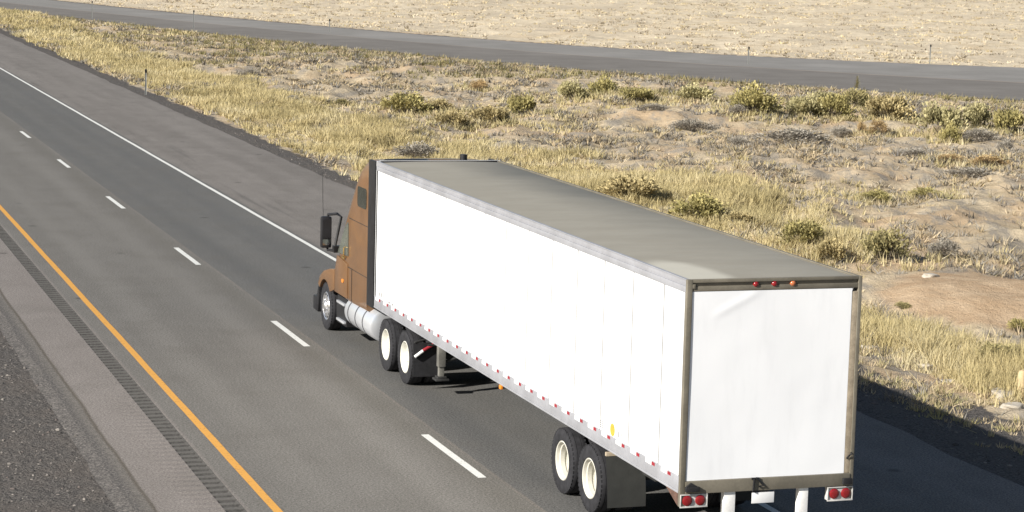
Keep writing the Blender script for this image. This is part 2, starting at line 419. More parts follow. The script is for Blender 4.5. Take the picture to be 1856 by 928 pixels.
strip(mb, el, np.full(n, RX0), skirt_a=True); strip(mb, np.full(n, RX1), er, skirt_b=True)
tag(mb.build('road', ASPH, smooth=False), kind='structure')

def rumble_mat(nm, ca_, cb_):
    k = NB(nm); p = k.pos()
    n_ = k.noise(p, 25., 3, .75); m_ = k.noise(p, 2., 4)
    c = k.mix(k.ramp(n_, .35, .65), ca_, cb_); c = k.mix(k.ramp(m_, .5, .7, 0, .4), c, cb_)
    k.bump(n_, .5, .015); return k.fin(c, .92, 0, .15)
mb = MB(); k_ = 0; per = .30; y_ = -20.
rr_ = np.random.default_rng(3)
while y_ < 150:
    j0, j1 = rr_.uniform(-.05, .05, 2); a0 = y_+.15+rr_.uniform(-.02, .03); a1 = y_+per
    mb.box(RX0+.0, RX1-.0, y_, a0, -.1, -.0008, 0)                      # land
    v = [(RX0, a0, -.0008), (RX0+.03+j0*.5, a0+.02, -.030), (RX1-.04+j1*.5, a0+.02, -.030), (RX1, a0, -.0008),
         (RX0, a1, -.0008), (RX0+.03+j0*.5, a1-.02, -.030), (RX1-.04+j1*.5, a1-.02, -.030), (RX1, a1, -.0008)]
    mb.add(v, [(1, 2, 6, 5), (0, 1, 5, 4), (2, 3, 7, 6), (0, 3, 2, 1), (4, 5, 6, 7)], 1); y_ += per
mb.box(RX0, RX1, -80, -20.001, -.1, -.0008); mb.box(RX0, RX1, y_, 420, -.1, -.0008, 1)
o_ = mb.build('rumble_strip', [rumble_mat('milled_land', (.080, .076, .070), (.125, .118, .108)), rumble_mat('milled_groove', (.048, .046, .044), (.085, .081, .076))], smooth=False); tag(o_, kind='structure')

def paint_mat(name, col, worn):
    k = NB(name); p = k.pos(); n_ = k.noise(p, 11., 5, .7); g_ = k.noise(p, 45., 2, .8)
    c = k.mix(k.ramp(k.math('ADD', k.math('MULTIPLY', n_, .6), k.math('MULTIPLY', g_, .4)), .36, .48), tuple(a*.55 for a in col), col)
    c = k.mix(k.ramp(n_, .58, .70, 0, worn), c, (.12, .115, .10))
    k.bump(g_, .3, .01); return k.fin(c, .75, 0, .3)
WP = paint_mat('white_road_paint', (.60, .60, .57), .9); YP = paint_mat('yellow_road_paint', (.56, .285, .06), .5)
def line(name, m, x0, x1, ya, yb, step=.8):
    ys = np.arange(ya, yb+.01, step); a = .004*np.sin(ys*.7+x0)+.003*np.sin(ys*2.3)
    v = [q for y_, d in zip(ys, a) for q in ((x0+d*.6, y_, .004), (x1+d, y_, .004))]
    f = [(2*i, 2*i+1, 2*i+3, 2*i+2) for i in range(len(ys)-1)]
    return tag(MB().add(v, f).build(name, m, smooth=False), kind='structure')
line('yellow_edge_line', YP, -3.73, -3.59, -80, 420)
line('white_edge_line', WP, 3.68, 3.81, -80, 420)
dashes = [(2.79, 6.10), (14.93, 18.19), (27.08, 30.39), (39.41, 42.72), (51.81, 54.83), (63.74, 66.84)]
d = -9.4
while d > -75: dashes.append((d, d+3.2)); d -= 12.2
d = 75.9
while d < 410: dashes.append((d, d+3.2)); d += 12.2
for a, b in dashes: line('lane_dash', WP, -.065, .075, a, b, (b-a)/6)

def far_mat(name, a, b):
    k = NB(name); p = k.pos(); n_ = k.noise(p, .35, 5, .65); g_ = k.noise(p, 9., 3, .75); s_ = k.noise(p, .08, 3)
    c = k.mix(k.ramp(n_, .3, .7), a, b); c = k.mix(k.ramp(s_, .5, .65, 0, .4), c, tuple(q*1.25 for q in b))
    c = k.mix(k.ramp(g_, .5, .75, 0, .4), c, tuple(q*.6 for q in a)); k.bump(g_, .3, .03); return k.fin(c, .9, 0, .2)
def ribbon(name, A, B, z, m, sub=6):
    v = []; 
    for p0, p1 in zip(A, B):
        for t in np.linspace(0, 1, sub+1): v.append((p0[0]*(1-t)+p1[0]*t, p0[1]*(1-t)+p1[1]*t, z))
    s_ = sub+1; f = [(i*s_+j, i*s_+j+1, (i+1)*s_+j+1, (i+1)*s_+j) for i in range(len(A)-1) for j in range(sub)]
    return tag(MB().add(v, f).build(name, m, smooth=False), kind='structure')
ribbon('far_road', rN, rM, -.008, far_mat('far_road_asphalt', (.135, .124, .112), (.165, .153, .140)))
ribbon('far_lane', rM, rF, -.012, far_mat('far_lane_asphalt', (.18, .172, .16), (.215, .206, .193)))
ribbon('far_seam', rM-.15*0, rM*.965+rF*.035, -.004, far_mat('far_seam_asphalt', (.20, .17, .145), (.24, .21, .185)), 1)

# ------------------------------------------------------------------ wheels (built once, copied)
def tyre_profile(wd, R, ri):
    h = wd/2
    return [(-h*.72, ri), (-h*.93, ri+.03), (-h, (ri+R)/2), (-h*.95, R-.05), (-h*.84, R-.018), (-h*.72, R-.004),
            (-h*.36, R), (-h*.34, R-.014), (-h*.30, R-.014), (-h*.28, R), (h*.28, R), (h*.30, R-.014), (h*.34, R-.014), (h*.36, R),
            (h*.72, R-.004), (h*.84, R-.018), (h*.95, R-.05), (h, (ri+R)/2), (h*.93, ri+.03), (h*.72, ri)]
RT = .52
def make_wheel(parent, x_out, y, side, style, wd=.285):
    """side -1: outer face to the left. the wheel's origin is its centre"""
    wm = MB(); s = -side      # +s points inward along X
    def P(pr): return [(t*s, r) for t, r in pr]
    h = wd/2
    if style == 'dish':       # outer wheel of a dual: deep dish
        wm.revolve(P([(-h*.86, .312), (-h*.92, .300), (-h*.86, .288), (-h*.5, .276), (-h*.44, .258), (h*.05, .254), (h*.10, .268), (h*.62, .262), (h*.90, .240), (h*1.0, .15), (h*1.0, .03),
                      (h*1.08, .03), (h*1.06, .26), (h*.8, .30), (0, .292)]), (0, 0, 0), mi=0)
        wm.revolve(P([(h*1.01, .0), (h*1.01, .125), (h*.2, .105), (h*.0, .085), (-h*.05, .0)]), (0, 0, 0), seg=24, mi=0, close=False)
        for k in range(10):
            a = k*.6283; wm.cyl((.165*math.cos(a), .165*math.sin(a)), .017, s*h*.80, s*h*1.0, 0, 6, 0)
            a += .31; wm.cyl((.205*math.cos(a), .205*math.sin(a)), .022, s*h*.93, s*h*.99, 0, 10, 1)
    elif style == 'flat':     # nearly flush white cover
        wm.revolve(P([(-h*.86, .312), (-h*.92, .300), (-h*.84, .285), (-h*.35, .262), (-h*.12, .24), (-h*.05, .12), (-h*.3, .10), (-h*.34, .0), (h*.3, .0), (h*.5, .29)]), (0, 0, 0), mi=0, close=False)
        for k in range(10):
            a = k*.6283; wm.cyl((.19*math.cos(a), .19*math.sin(a)), .016, -s*h*.32, -s*h*.05, 0, 6, 0)
    else:                     # steer wheel: convex with hand holes
        wm.revolve(P([(-h*.88, .312), (-h*.95, .30), (-h*.85, .285), (-h*.70, .262), (-h*.92, .235), (-h*1.02, .17), (-h*1.02, .13), (-h*1.25, .10), (-h*1.32, .05), (-h*1.32, 0), (h*.3, 0), (h*.5, .29)]), (0, 0, 0), mi=0, close=False)
        for k in range(10):
            a = k*.6283; wm.cyl((.242*math.cos(a), .242*math.sin(a)), .026, -s*h*.905, -s*h*.80, 0, 10, 1)
            a += .31; wm.cyl((.150*math.cos(a), .150*math.sin(a)), .015, -s*h*1.22, -s*h*1.0, 0, 6, 0)
    wl = wm.build('wheel', [MT['chrome'] if style == 'steer' else MT['dusty'] if style == 'dish' else MT['cream'], MT['black']], None)
    wl.parent = parent
    tm = MB().revolve(tyre_profile(wd, RT, .295), (0, 0, 0), seg=56)
    # shoulder lugs
    for k in range(44):
        a = 2*math.pi*k/44
        for q in (-1, 1):
            c_, s_ = math.cos(a), math.sin(a); r0_, r1_ = RT-.05, RT-.006
            v = []
            for t in (q*h*.70, q*h*.90):
                for rr in (r0_, r1_):
                    for da in (-.045, .045): v.append((t, rr*math.cos(a+da), rr*math.sin(a+da)))
            tm.add(v, [(0, 1, 3, 2), (4, 6, 7, 5), (0, 4, 5, 1), (2, 3, 7, 6), (0, 2, 6, 4), (1, 5, 7, 3)])
    ty = tm.build('tyre', MT['tyre'], None); ty.parent = wl
    base = parent.location
    wl.location = (x_out-side*h-base.x, y-base.y, RT-base.z)
    return wl
def place(src, parent, x_out, y, side, wd=.285):
    c = copy_tree(src, parent); b = parent.location
    c.location = (x_out-side*wd/2-b.x, y-b.y, RT-b.z); return c

# ------------------------------------------------------------------ trailer
xl, xr, yr, yf, ZT = .84, 3.43, -3.4, 12.74, 4.11
xc = (xl+xr)/2
TR = empty('box_trailer', (xc, 4.67, 0), 'long white box trailer with a grey roof, coupled behind the brown truck', 'trailer')
joints = [-3.30]+[-2.55+1.163*i for i in range(13)]+[12.66]
for sgn, x0 in ((-1, xl), (1, xr)):
    mb = MB(); s = -sgn
    for a, b in zip(joints[:-1], joints[1:]):
        xs = sorted((x0+s*.008, x0+s*.04)); mb.box(xs[0], xs[1], a+.021, b-.021, 1.400, 3.925)
    xs = sorted((x0+s*.016, x0+s*.038)); mb.box(xs[0], xs[1], yr+.06, yf-.06, 1.402, 3.923, 1)
    mb.build('side_wall', [MT['white_panel'], MT['joint']], TR)
    mb = MB(); xs = sorted((x0-s*.004, x0+s*.06)); mb.box(*xs, yr+.07, yf-.02, 1.200, 1.397)
    xs = sorted((x0-s*.010, x0+s*.06)); mb.box(*xs, yr+.07, yf-.02, 1.165, 1.197)
    br = mb.build('bottom_rail', MT['rail'], TR, bevel=.004)
    mb = MB(); xs = sorted((x0-s*.004, x0+s*.05)); mb.box(*xs, yr+.07, yf-.02, 3.928, 4.012)
    xs = sorted((x0+s*.010, x0+s*.05)); mb.box(*xs, yr+.07, yf-.02, 4.014, 4.092)
    xs = sorted((x0-s*.002, x0+s*.05)); mb.box(*xs, yr+.07, yf-.02, 4.094, 4.110)
    mb.build('top_rail', MT['rail'] if sgn < 0 else MT['frame'], TR, bevel=.004)
    if sgn < 0:
        k = 0; y = -3.0
        while y < 12.5:
            w_ = MB().box(xl-.0085, xl-.0045, y+.075, y+.30, 1.336, 1.394).build('white_reflector', MT['whitetape'], br, smooth=False)
            r_ = MB().box(xl-.0085, xl-.0045, y-.045, y+.07, 1.342, 1.388).build('red_reflector', MT['redtape'], br, smooth=False)
            y += .588
        MB().box(xl-.02, xl+.03, 4.44, 4.54, 1.09, 1.16).build('marker_lamp', MT['amber'], br, bevel=.012)
# roof: slightly crowned sheet over roof bows
mb = MB(); rx = np.linspace(xl+.052, xr-.052, 9); ry = np.arange(yr+.08, yf-.03, .152); v = []
for y_ in ry:
    for x_ in rx:
        e = 1-((x_-xc)/1.25)**2; v.append((x_, y_, 4.088+.022*max(e, 0)+.004*math.cos(2*math.pi*y_/.608)*max(e, 0)))
f = [(j*9+i, j*9+i+1, (j+1)*9+i+1, (j+1)*9+i) for j in range(len(ry)-1) for i in range(8)]
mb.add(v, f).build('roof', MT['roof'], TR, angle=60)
mb = MB().box(xl+.03, xr-.03, yf-.05, yf, 1.2, 4.06); mb.box(xl, xl+.06, yf-.0195, yf+.012, 1.17, 4.115, 1); mb.box(xr-.06, xr, yf-.0195, yf+.012, 1.17, 4.115, 1)
mb.box(xl+.062, xr-.062, yf-.028, yf+.012, 4.062, 4.122, 1)
mb.build('front_wall', [MT['white_panel'], MT['black']], TR, bevel=.006)
mb = MB().box(xl+.062, xr-.062, yr+.08, yf-.06, 1.27, 1.33)
for y_ in np.arange(yr+.3, yf-.3, .305): mb.box(xl+.064, xr-.064, y_-.03, y_+.03, 1.165, 1.268)
mb.build('floor', MT['dark_steel'], TR)
# rear frame
mb = MB()
mb.box(xl-.006, xl+.068, yr, yr+.068, .985, 4.112)
mb.box(xr-.048, xr+.006, yr, yr+.068, .985, 4.112)
mb.box(xl+.070, xr-.050, yr+.002, yr+.066, 4.068, 4.113)
mb.box(xl+.070, xr-.050, yr+.030, yr+.066, 4.020, 4.066)
mb.box(xl+.070, xr-.050, yr+.012, yr+.066, 3.952, 4.018)
mb.box(xl+.070, xr-.050, yr-.012, yr+.066, 1.165, 1.338)
mb.box(xl+.070, xl+.11, yr-.004, yr+.05, 3.99, 4.05)
mb.build('rear_frame', MT['frame'], TR, bevel=.006)
for x_ in (1.845, 2.12, 2.395):
    mb = MB(); pr = [(0, .0), (.0, .052), (-.014, .050), (-.030, .036), (-.038, .016), (-.04, 0)]
    mb.revolve([(t, r*.85) for t, r in pr], (x_, yr+.029, 4.032), axis=1, seg=20, close=False)
    o = mb.build('marker_lamp', MT['red'] if x_ < 2.3 else MT['amberred'], TR)
    if x_ > 2.3: o['label'] = 'amber tinted marker lamp'
mb = MB(); nxd, nzd = 61, 91; v = []
for j in range(nzd):
    for i in range(nxd):
        a = i/(nxd-1); b = j/(nzd-1); x_ = .915+a*(3.292-.915); z_ = 1.342+b*(3.946-1.342)
        t = (z_-3.62)-(x_-1.25)*.48
        cr = math.exp(-(t/.06)**2)*sst(1.15, 1.4, x_)*sst(2.1, 1.7, x_)
        v.append((x_, yr+.014-.0055*cr+.003*math.sin(3*x_+1.7*z_), z_))
f = [(j*nxd+i, j*nxd+i+1, (j+1)*nxd+i+1, (j+1)*nxd+i) for j in range(nzd-1) for i in range(nxd-1)]
mb.add(v, f); mb.box(.914, 3.294, yr+.022, yr+.075, 1.343, 3.945)
mb.build('rear_door', MT['door_white'], TR, angle=60)
mb = MB().box(3.296, xr-.050, yr+.016, yr+.07, 1.341, 3.90); mb.build('door_jamb', MT['jamb'], TR, bevel=.004)
mb = MB().box(xl+.070, .9125, yr+.008, yr+.06, 1.342, 3.948); mb.build('door_gasket', MT['black'], TR)
MB().tube([(3.33, yr+.01, 1.55), (3.345, yr-.03, 1.60), (3.375, yr-.035, 1.62), (3.385, yr-.005, 1.63)], .012).build('door_hook', MT['black'], TR)
# latch hardware on the sill
mb = MB().tube([(1.905, yr-.03, 1.16), (1.915, yr-.03, 1.34), (1.95, yr-.03, 1.35), (2.06, yr-.035, 1.235), (1.99, yr-.03, 1.225)], .013); mb.box(1.88, 1.99, yr-.035, yr-.014, 1.325, 1.352)
mb.build('latch', MT['black'], TR)
MB().box(.90, 1.10, yr-.055, yr-.013, 1.20, 1.27).add([(.9, yr-.05, 1.27), (1.07, yr-.05, 1.27), (.98, yr-.05, 1.33), (.9, yr-.02, 1.27), (1.07, yr-.02, 1.27), (.98, yr-.02, 1.33)], [(0, 1, 2), (3, 5, 4), (0, 2, 5, 3), (1, 4, 5, 2), (0, 3, 4, 1)]).build('bumper_pad', MT['rubber'], TR, bevel=.006)
MB().box(3.26, 3.40, yr-.055, yr-.013, 1.19, 1.28).build('bumper_pad', MT['rubber'], TR, bevel=.008)
for x0, x1, z0, z1 in ((.846, 1.235, .985, 1.155), (3.055, 3.43, .965, 1.150)):
    mb = MB().box(x0, x1, yr+.005, yr+.09, z0, z1)
    for q in (0, 1): 
        pass
    mb.box(x0-.008, x1+.008, yr-.012, yr+.003, z0-.012, z0+.008); mb.box(x0-.008, x1+.008, yr-.012, yr+.003, z1-.008, z1+.004)
    mb.box(x0-.008, x0+.008, yr-.011, yr+.003, z0+.010, z1-.010); mb.box(x1-.008, x1+.008, yr-.011, yr+.003, z0+.010, z1-.010)
    hs = mb.build('lamp_housing', MT['lampbox'], TR, bevel=.003)
    for cx in (x0+.098, x1-.098):
        m2 = MB().revolve([(0, 0), (0, .074), (-.014, .072), (-.022, .06), (-.026, .03), (-.027, 0)], (cx, yr+.004, (z0+z1)/2), axis=1, seg=28, close=False)
        m2.build('tail_lamp', MT['red'], hs)
MB().box(1.90, 2.235, yr-.010, yr-.002, .985, 1.135).build('licence_plate', MT['whitetape'], TR, bevel=.003)
MB().box(1.96, 2.16, yr-.001, yr+.05, 1.05, 1.164).build('plate_bracket', MT['dark_steel'], TR)
mb = MB()
for x0, x1 in ((1.50, 1.665), (2.63, 2.765)): mb.box(x0, x1, yr+.02, yr+.13, .58, 1.163)
mb.box(1.0, 3.27, yr, yr+.10, .46, .578)
mb.build('underride_guard', MT['guard'], TR, bevel=.003)
MB().prism([(yr+.07, 1.163), (yr+.55, 1.163), (yr+.12, .99), (yr+.07, .99)], xl+.005, xl+.03, 0).build('rail_gusset', MT['rust'], TR)
# decals on the left wall
def disc(cx, cz, r, mi=0): return MB().cyl((cx, cz), r, xl+.0050, xl+.0078, 0, 24, mi)
disc(-.75, 1.50, .095).build('round_decal', MT['orange_ink'], TR, smooth=False)
marks = [(-.37, -.25, z_, z_+.014) for z_ in (1.53, 1.50, 1.47, 1.44)]+[(-1.12, -1.085, 1.44, 1.53), (-1.02, -.985, 1.44, 1.53), (-1.20, -1.18, 1.44, 1.51)]
marks += [(y_, y_+.07, 1.45, 1.53) for y_ in (12.05, 12.18, 12.31)]+[(y_, y_+.14, 1.415, 1.45) for y_ in (11.3, 11.55)]
for a in marks: MB().box(xl+.0055, xl+.0078, *a).build('wall_marking', MT['grey_ink'], TR, smooth=False)
# running gear
WD = .285
ax_t = (.32, 1.55); outer_l = .895; outer_r = 2*xc-outer_l
w0 = make_wheel(TR, outer_l, ax_t[0], -1, 'dish')
place(w0, TR, outer_l, ax_t[1], -1)
for y_ in ax_t: place(w0, TR, outer_l+.34, y_, -1)
w1 = make_wheel(TR, outer_r, ax_t[0], 1, 'dish'); place(w1, TR, outer_r, ax_t[1], 1)
for y_ in ax_t: place(w1, TR, outer_r-.34, y_, 1)
for y_ in ax_t: MB().cyl((y_, RT), .065, outer_l+.45, outer_r-.45, 0, 16).build('axle', MT['dark_steel'], TR)
mb = MB()
for x_ in (1.55, 2.6): mb.box(x_-.06, x_+.06, -.9, 2.7, .72, .98); mb.box(x_-.05, x_+.05, -.6, -.45, .98, 1.164); mb.box(x_-.05, x_+.05, 2.3, 2.45, .98, 1.164)
mb.build('bogie_frame', MT['dark_steel'], TR, bevel=.01)
for s in (-1, 1):
    x0, x1 = (.93, 1.54) if s < 0 else (2*xc-1.54, 2*xc-.93)
    v = []; N = 8
    for j in range(N+1):
        t = j/N; yy_ = -.30-.13*math.sin(t*1.6)
        for x_ in (x0, x1): v.append((x_, yy_, 1.02-.78*t))
    f = [(2*j, 2*j+1, 2*j+3, 2*j+2) for j in range(N)]
    b_ = [(a, b+.012, c) for a, b, c in v]
    mb = MB().add(v, f).add(b_, f)
    fl = mb.build('mud_flap', MT['flap'], TR)
    MB().box(x0, x1, -.31, -.26, 1.00, 1.06).build('flap_hanger', MT['jamb'], fl, bevel=.004)
for s in (-1, 1):
    cx = xc+s*.86; y_ = 9.42
    lg = MB().box(cx-.07, cx+.07, y_-.07, y_+.07, .55, 1.165).box(cx-.05, cx+.05, y_-.05, y_+.05, .33, .549).build('landing_leg', MT['leg_steel'], TR, bevel=.006)
    MB().box(cx-.13, cx+.13, y_-.13, y_+.13, .29, .329).box(cx-.09, cx+.09, y_-.09, y_+.09, .331, .37).build('foot', MT['dark_steel'], lg, bevel=.006)
MB().tube([(xc-.86, 9.42, .62), (xc+.86, 9.42, 1.1)], .03).tube([(xc-.86, 9.36, 1.1), (xc-.86, 8.5, 1.16)], .035).tube([(xc+.86, 9.36, .7), (xc+.86, 8.3, 1.16)], .035).tube([(xc-1.1, 9.5, .95), (xc+.9, 9.5, .95)], .022).build('landing_brace', MT['dark_steel'], TR)

# ------------------------------------------------------------------ tractor
TK = empty('semi_truck', (xc, 14.5, 0), 'brown sleeper cab semi truck with black mirrors, pulling the white trailer', 'truck')
CHW = 1.285    # half width of the cab side
def arc(cx, cz, rx_, rz_, n_=7): return [(cx+rx_*math.cos(t), cz+rz_*math.sin(t)) for t in np.linspace(0, math.pi/2, n_)]
# stations: y, side half width, z bottom, z shoulder, top half width, z top
ST = [(13.36, 1.20, .98, 3.70, .98, 4.06), (13.62, 1.20, .98, 3.66, .98, 4.06), (14.0, 1.20, .97, 3.50, .96, 4.02), (14.36, 1.20, .96, 3.30, .93, 3.90),
      (14.78, 1.195, .95, 2.95, .90, 3.62), (15.13, 1.19, .95, 2.62, .90, 3.28), (15.35, 1.185, .95, 2.42, .90, 3.02), (15.74, 1.16, .95, 2.05, .93, 2.62),
      (16.02, 1.14, .95, 1.82, .95, 2.25), (16.28, 1.10, .97, 1.42, .96, 1.90), (16.45, 1.05, 1.0, 1.25, .92, 1.70)]
secs = []
for y_, hw, zb, zs, tw, zt in ST:
    hw += .083; tw += .05; y_ -= .13*sst(14, 15, y_)
    right = [(hw-.03, zb), (hw, zb+.08), (hw, (zb+zs)/2), (hw, zs)]+[(tw+(hw-tw)*math.cos(t), zs+(zt-zs)*math.sin(t)) for t in np.linspace(.15, math.pi/2, 8)]
    sec = right+[(tw*.5, zt+.015), (0, zt+.02)]
    sec = sec+[(-a, b) for a, b in reversed(sec[:-1])]
    secs.append([(xc+a, y_, b) for a, b in sec])
m = len(secs[0]); v = [p for s in secs for p in s]; body = []; wind = []
for i in range(len(secs)-1):
    for j in range(m-1):
        q = (i*m+j, i*m+j+1, (i+1)*m+j+1, (i+1)*m+j)
        (wind if 6 <= i <= 8 and 8 <= j <= m-10 else body).append(q)
body += [tuple(range(m)), tuple(range(len(secs)*m-1, (len(secs)-1)*m-1, -1))]
for i in range(len(secs)-1): body.append((i*m, (i+1)*m, (i+1)*m+m-1, i*m+m-1))
cb = MB().add(v, body).build('cab', MT['brown'], TK, angle=50)
MB().add(v, wind).build('windshield', MT['glass'], TK, angle=60)
def rounded(y0, y1, z0, z1, r, n_=5):
    P = []
    for cy, cz, a0 in ((y1-r, z1-r, 0), (y0+r, z1-r, 90), (y0+r, z0+r, 180), (y1-r, z0+r, 270)):
        for t in np.linspace(a0, a0+90, n_): P.append((cy+r*math.cos(math.radians(t)), cz+r*math.sin(math.radians(t))))
    return P
for s in (-1, 1):
    X0 = xc+s*CHW
    def sp(a, b): return tuple(sorted((X0+s*a, X0+s*b)))
    MB().prism(rounded(13.50, 14.22, 3.04, 3.46, .09), *sp(-.03, .006), 0).build('sleeper_window', MT['glass'], TK)
    # door: a skin a few mm proud of the cab side, its window set above the belt line
    dp = [(14.95, .99), (16.02, .99), (16.02, 1.40), (15.86, 1.80), (14.95, 1.72)]
    dr = MB().prism(dp, *sp(-.04, .007), 0).build('door', MT['brown'], TK, bevel=.004)
    wp = [(14.92, 1.90), (15.80, 1.86), (15.55, 2.12), (15.22, 2.46), (15.02, 2.60), (14.95, 2.58)]
    MB().prism(wp, *sp(-.06, .006), 0).build('window', MT['sideglass'], dr)
    MB().tube([(X0+s*.01, 15.10, 1.86), (X0+s*.05, 15.10, 1.88), (X0+s*.05, 15.10, 2.05), (X0+s*.01, 15.10, 2.07)], .018).box(*sp(.008, .03), 15.16, 15.36, 1.80, 1.84).build('door_handle', MT['glint_metal'], dr)
    # body seams
    for a_ in ((13.37, 14.9, 2.70, 2.712), (13.37, 14.94, 1.66, 1.672), (14.60, 14.612, .98, 1.658)):
        MB().box(*sp(-.01, .003), *a_).build('body_seam', MT['dark_steel'], TK, smooth=False)
    MB().prism(rounded(15.24, 15.37, 1.28, 1.36, .03), *sp(.008, .022), 0).build('side_lamp', MT['amber'], TK)
    # rubber gap seal + fairing behind the cab
    xs = sp(-.05, .006)
    MB().box(*xs, 12.84, 13.35, 1.12, 4.09).build('side_extender', MT['black'], TK, bevel=.008)
    # fender over the steer wheel
    yc_, zc_ = 16.95, .52
    prof_ = [(16.10, 1.00), (16.10, 1.46), (16.55, 1.40), (17.05, 1.29), (17.40, 1.13), (17.58, .93)]
    prof_ += [(yc_+.58*math.cos(a), zc_+.58*math.sin(a)) for a in np.linspace(math.radians(35), math.radians(140), 12)]
    MB().prism(prof_, *sorted((X0+s*.0, X0-s*.46)), 0).build('fender', MT['brown'], TK, bevel=.03, angle=50)
    MB().prism([(yc_+.57, .90), (yc_+.66, .86), (yc_+.80, .62), (yc_+1.1, .60), (yc_+1.1, .30), (yc_+.66, .28), (yc_+.60, .50)], *sorted((X0-s*.42, X0-s*.02)), 0).build('bumper_end', MT['black'], TK, bevel=.02)
    # step box and fuel tank
    sb = MB().prism([(15.16, .34), (16.0, .34), (16.05, .60), (15.96, .93), (15.16, .93)], *sp(-.5, -.05), 0).build('step_box', MT['black'], TK, bevel=.012)
    for z_ in (.40, .78): MB().box(*sp(-.15, .0), 15.22, 15.86, z_, z_+.05).build('step', MT['tank'], sb, bevel=.006)
    tx_, tz_ = X0-s*.30, .72
    tk = MB().revolve([(12.95-14.0, 0), (12.95-14.0, .27), (12.975-14.0, .315), (13.02-14.0, .33), (1.03, .33), (1.08, .315), (1.10, .27), (1.10, 0)], (tx_, 14.0, tz_), axis=1, seg=40, close=False).build('fuel_tank', MT['tank'], TK)
    for y_ in (13.55, 14.15, 14.75):
        MB().revolve([(-.028, .331), (-.028, .337), (.028, .337), (.028, .331)], (tx_, y_, tz_), axis=1, seg=40).build('strap', MT['strap'], tk)
    # mirror
    mx = X0+s*.16
    hd = MB().box(mx-.115, mx+.115, 16.16, 16.32, 1.90, 2.58).build('mirror', MT['black'], TK, bevel=.045)
    MB().box(mx-.09, mx+.09, 16.154, 16.1575, 2.12, 2.51).build('mirror_glass', MT['black'], hd)
    MB().box(mx-.09, mx+.09, 16.154, 16.1575, 1.965, 2.09).build('convex_mirror', MT['mirrorglass'], hd)
    MB().tube([(mx-s*.02, 16.22, 2.54), (mx-s*.04, 16.22, 2.62), (X0-s*.02, 16.0, 2.66), (X0-s*.10, 15.95, 2.60), (X0+s*.03, 15.97, 1.92), (X0-s*.0, 16.0, 1.86), (mx-s*.04, 16.22, 1.86), (mx-s*.02, 16.22, 1.94)], .03).box(*sp(-.10, .07), 15.86, 16.02, 1.84, 1.98).build('mirror_arm', MT['black'], hd)
    # quarter flap behind the drive wheels
    v = []; x0, x1 = sorted((X0-s*.02, X0-s*.60))
    qf = MB().prism([(9.93, .92), (9.945, .92), (9.92, .27), (9.905, .27)], x0, x1, 0).build('mud_flap', MT['rubber'], TK)
    MB().tube([(xc+s*.45, 10.02, 1.0), (xc+s*.9, 9.99, 1.0), (X0-s*.05, 9.94, .93)], .025).build('flap_hanger', MT['dark_steel'], qf)
    rod = MB().tube([(X0-s*.42, 9.88, .90), (X0-s*.20, 9.88, .78)], .03).build('red_reflector', MT['redtape'], qf)
    MB().tube([(X0-s*.20, 9.88, .775), (X0-s*.04, 9.88, .66)], .03).build('white_reflector', MT['whitetape'], qf)
    MB().tube([(X0-s*.62, 9.88, .905), (X0-s*.43, 9.88, .90)], .03).build('white_reflector', MT['whitetape'], qf)
MB().tube([(.62, 16.22, 2.60), (.60, 16.2, 3.0), (.58, 16.16, 3.55)], .006, 6).build('antenna', MT['dark_steel'], TK)
MB().box(1.15, 2.05, 13.1, 13.34, 1.2, 4.10).build('rear_fairing', MT['black'], TK, bevel=.03)
MB().cyl((2.78, 13.15), .075, 1.0, 4.20, 2, 16).build('exhaust_stack', MT['black'], TK)
# hood, grille, bumper
HS = [(16.42, .98, .95, 1.25, 1.64), (17.0, .90, .90, 1.2, 1.52), (17.7, .80, .75, 1.1, 1.36), (18.15, .70, .60, .98, 1.20), (18.32, .60, .55, .9, 1.02)]
v = []; f = []
for y_, hw, zb, zs, zt in HS:
    v += [(xc+a, y_, b) for a, b in ((-hw, zb), (-hw, zs), (-hw*.72, zt), (0, zt+.05), (hw*.72, zt), (hw, zs), (hw, zb))]
for i in range(len(HS)-1):
    for j in range(6): f.append((i*7+j, i*7+j+1, (i+1)*7+j+1, (i+1)*7+j))
f += [tuple(range(7)), tuple(range(len(HS)*7-1, len(HS)*7-8, -1))]
MB().add(v, f).build('hood', MT['brown'], TK, angle=45)
MB().box(xc-1.0, xc+1.0, 18.05, 18.35, .30, .60).build('bumper', MT['black'], TK, bevel=.05)
mb = MB()
for x_ in (xc-.42, xc+.42): mb.box(x_-.04, x_+.04, 9.95, 17.9, .72, .98)
for y_ in (10.2, 11.4, 12.6, 14.0, 15.5, 16.7): mb.box(xc-.38, xc+.38, y_-.06, y_+.06, .76, .94)
mb.build('chassis_rail', MT['dark_steel'], TK)
MB().box(xc-.46, xc+.46, 10.9, 11.9, 1.0, 1.155).build('fifth_wheel', MT['dark_steel'], TK, bevel=.03)
ax_d = (10.65, 12.05)
d0 = make_wheel(TK, .895, ax_d[0], -1, 'flat'); place(d0, TK, .895, ax_d[1], -1)
d1 = make_wheel(TK, 2*xc-.895, ax_d[0], 1, 'flat'); place(d1, TK, 2*xc-.895, ax_d[1], 1)
for y_ in ax_d: place(w0, TK, .895+.34, y_, -1); place(w1, TK, 2*xc-.895-.34, y_, 1)
make_wheel(TK, .885, 16.95, -1, 'steer', .30); make_wheel(TK, 2*xc-.885, 16.95, 1, 'steer', .30)
for y_ in (*ax_d, 16.95): MB().cyl((y_, RT), .07, 1.4, 2*xc-1.4, 0, 16).build('axle', MT['dark_steel'], TK)

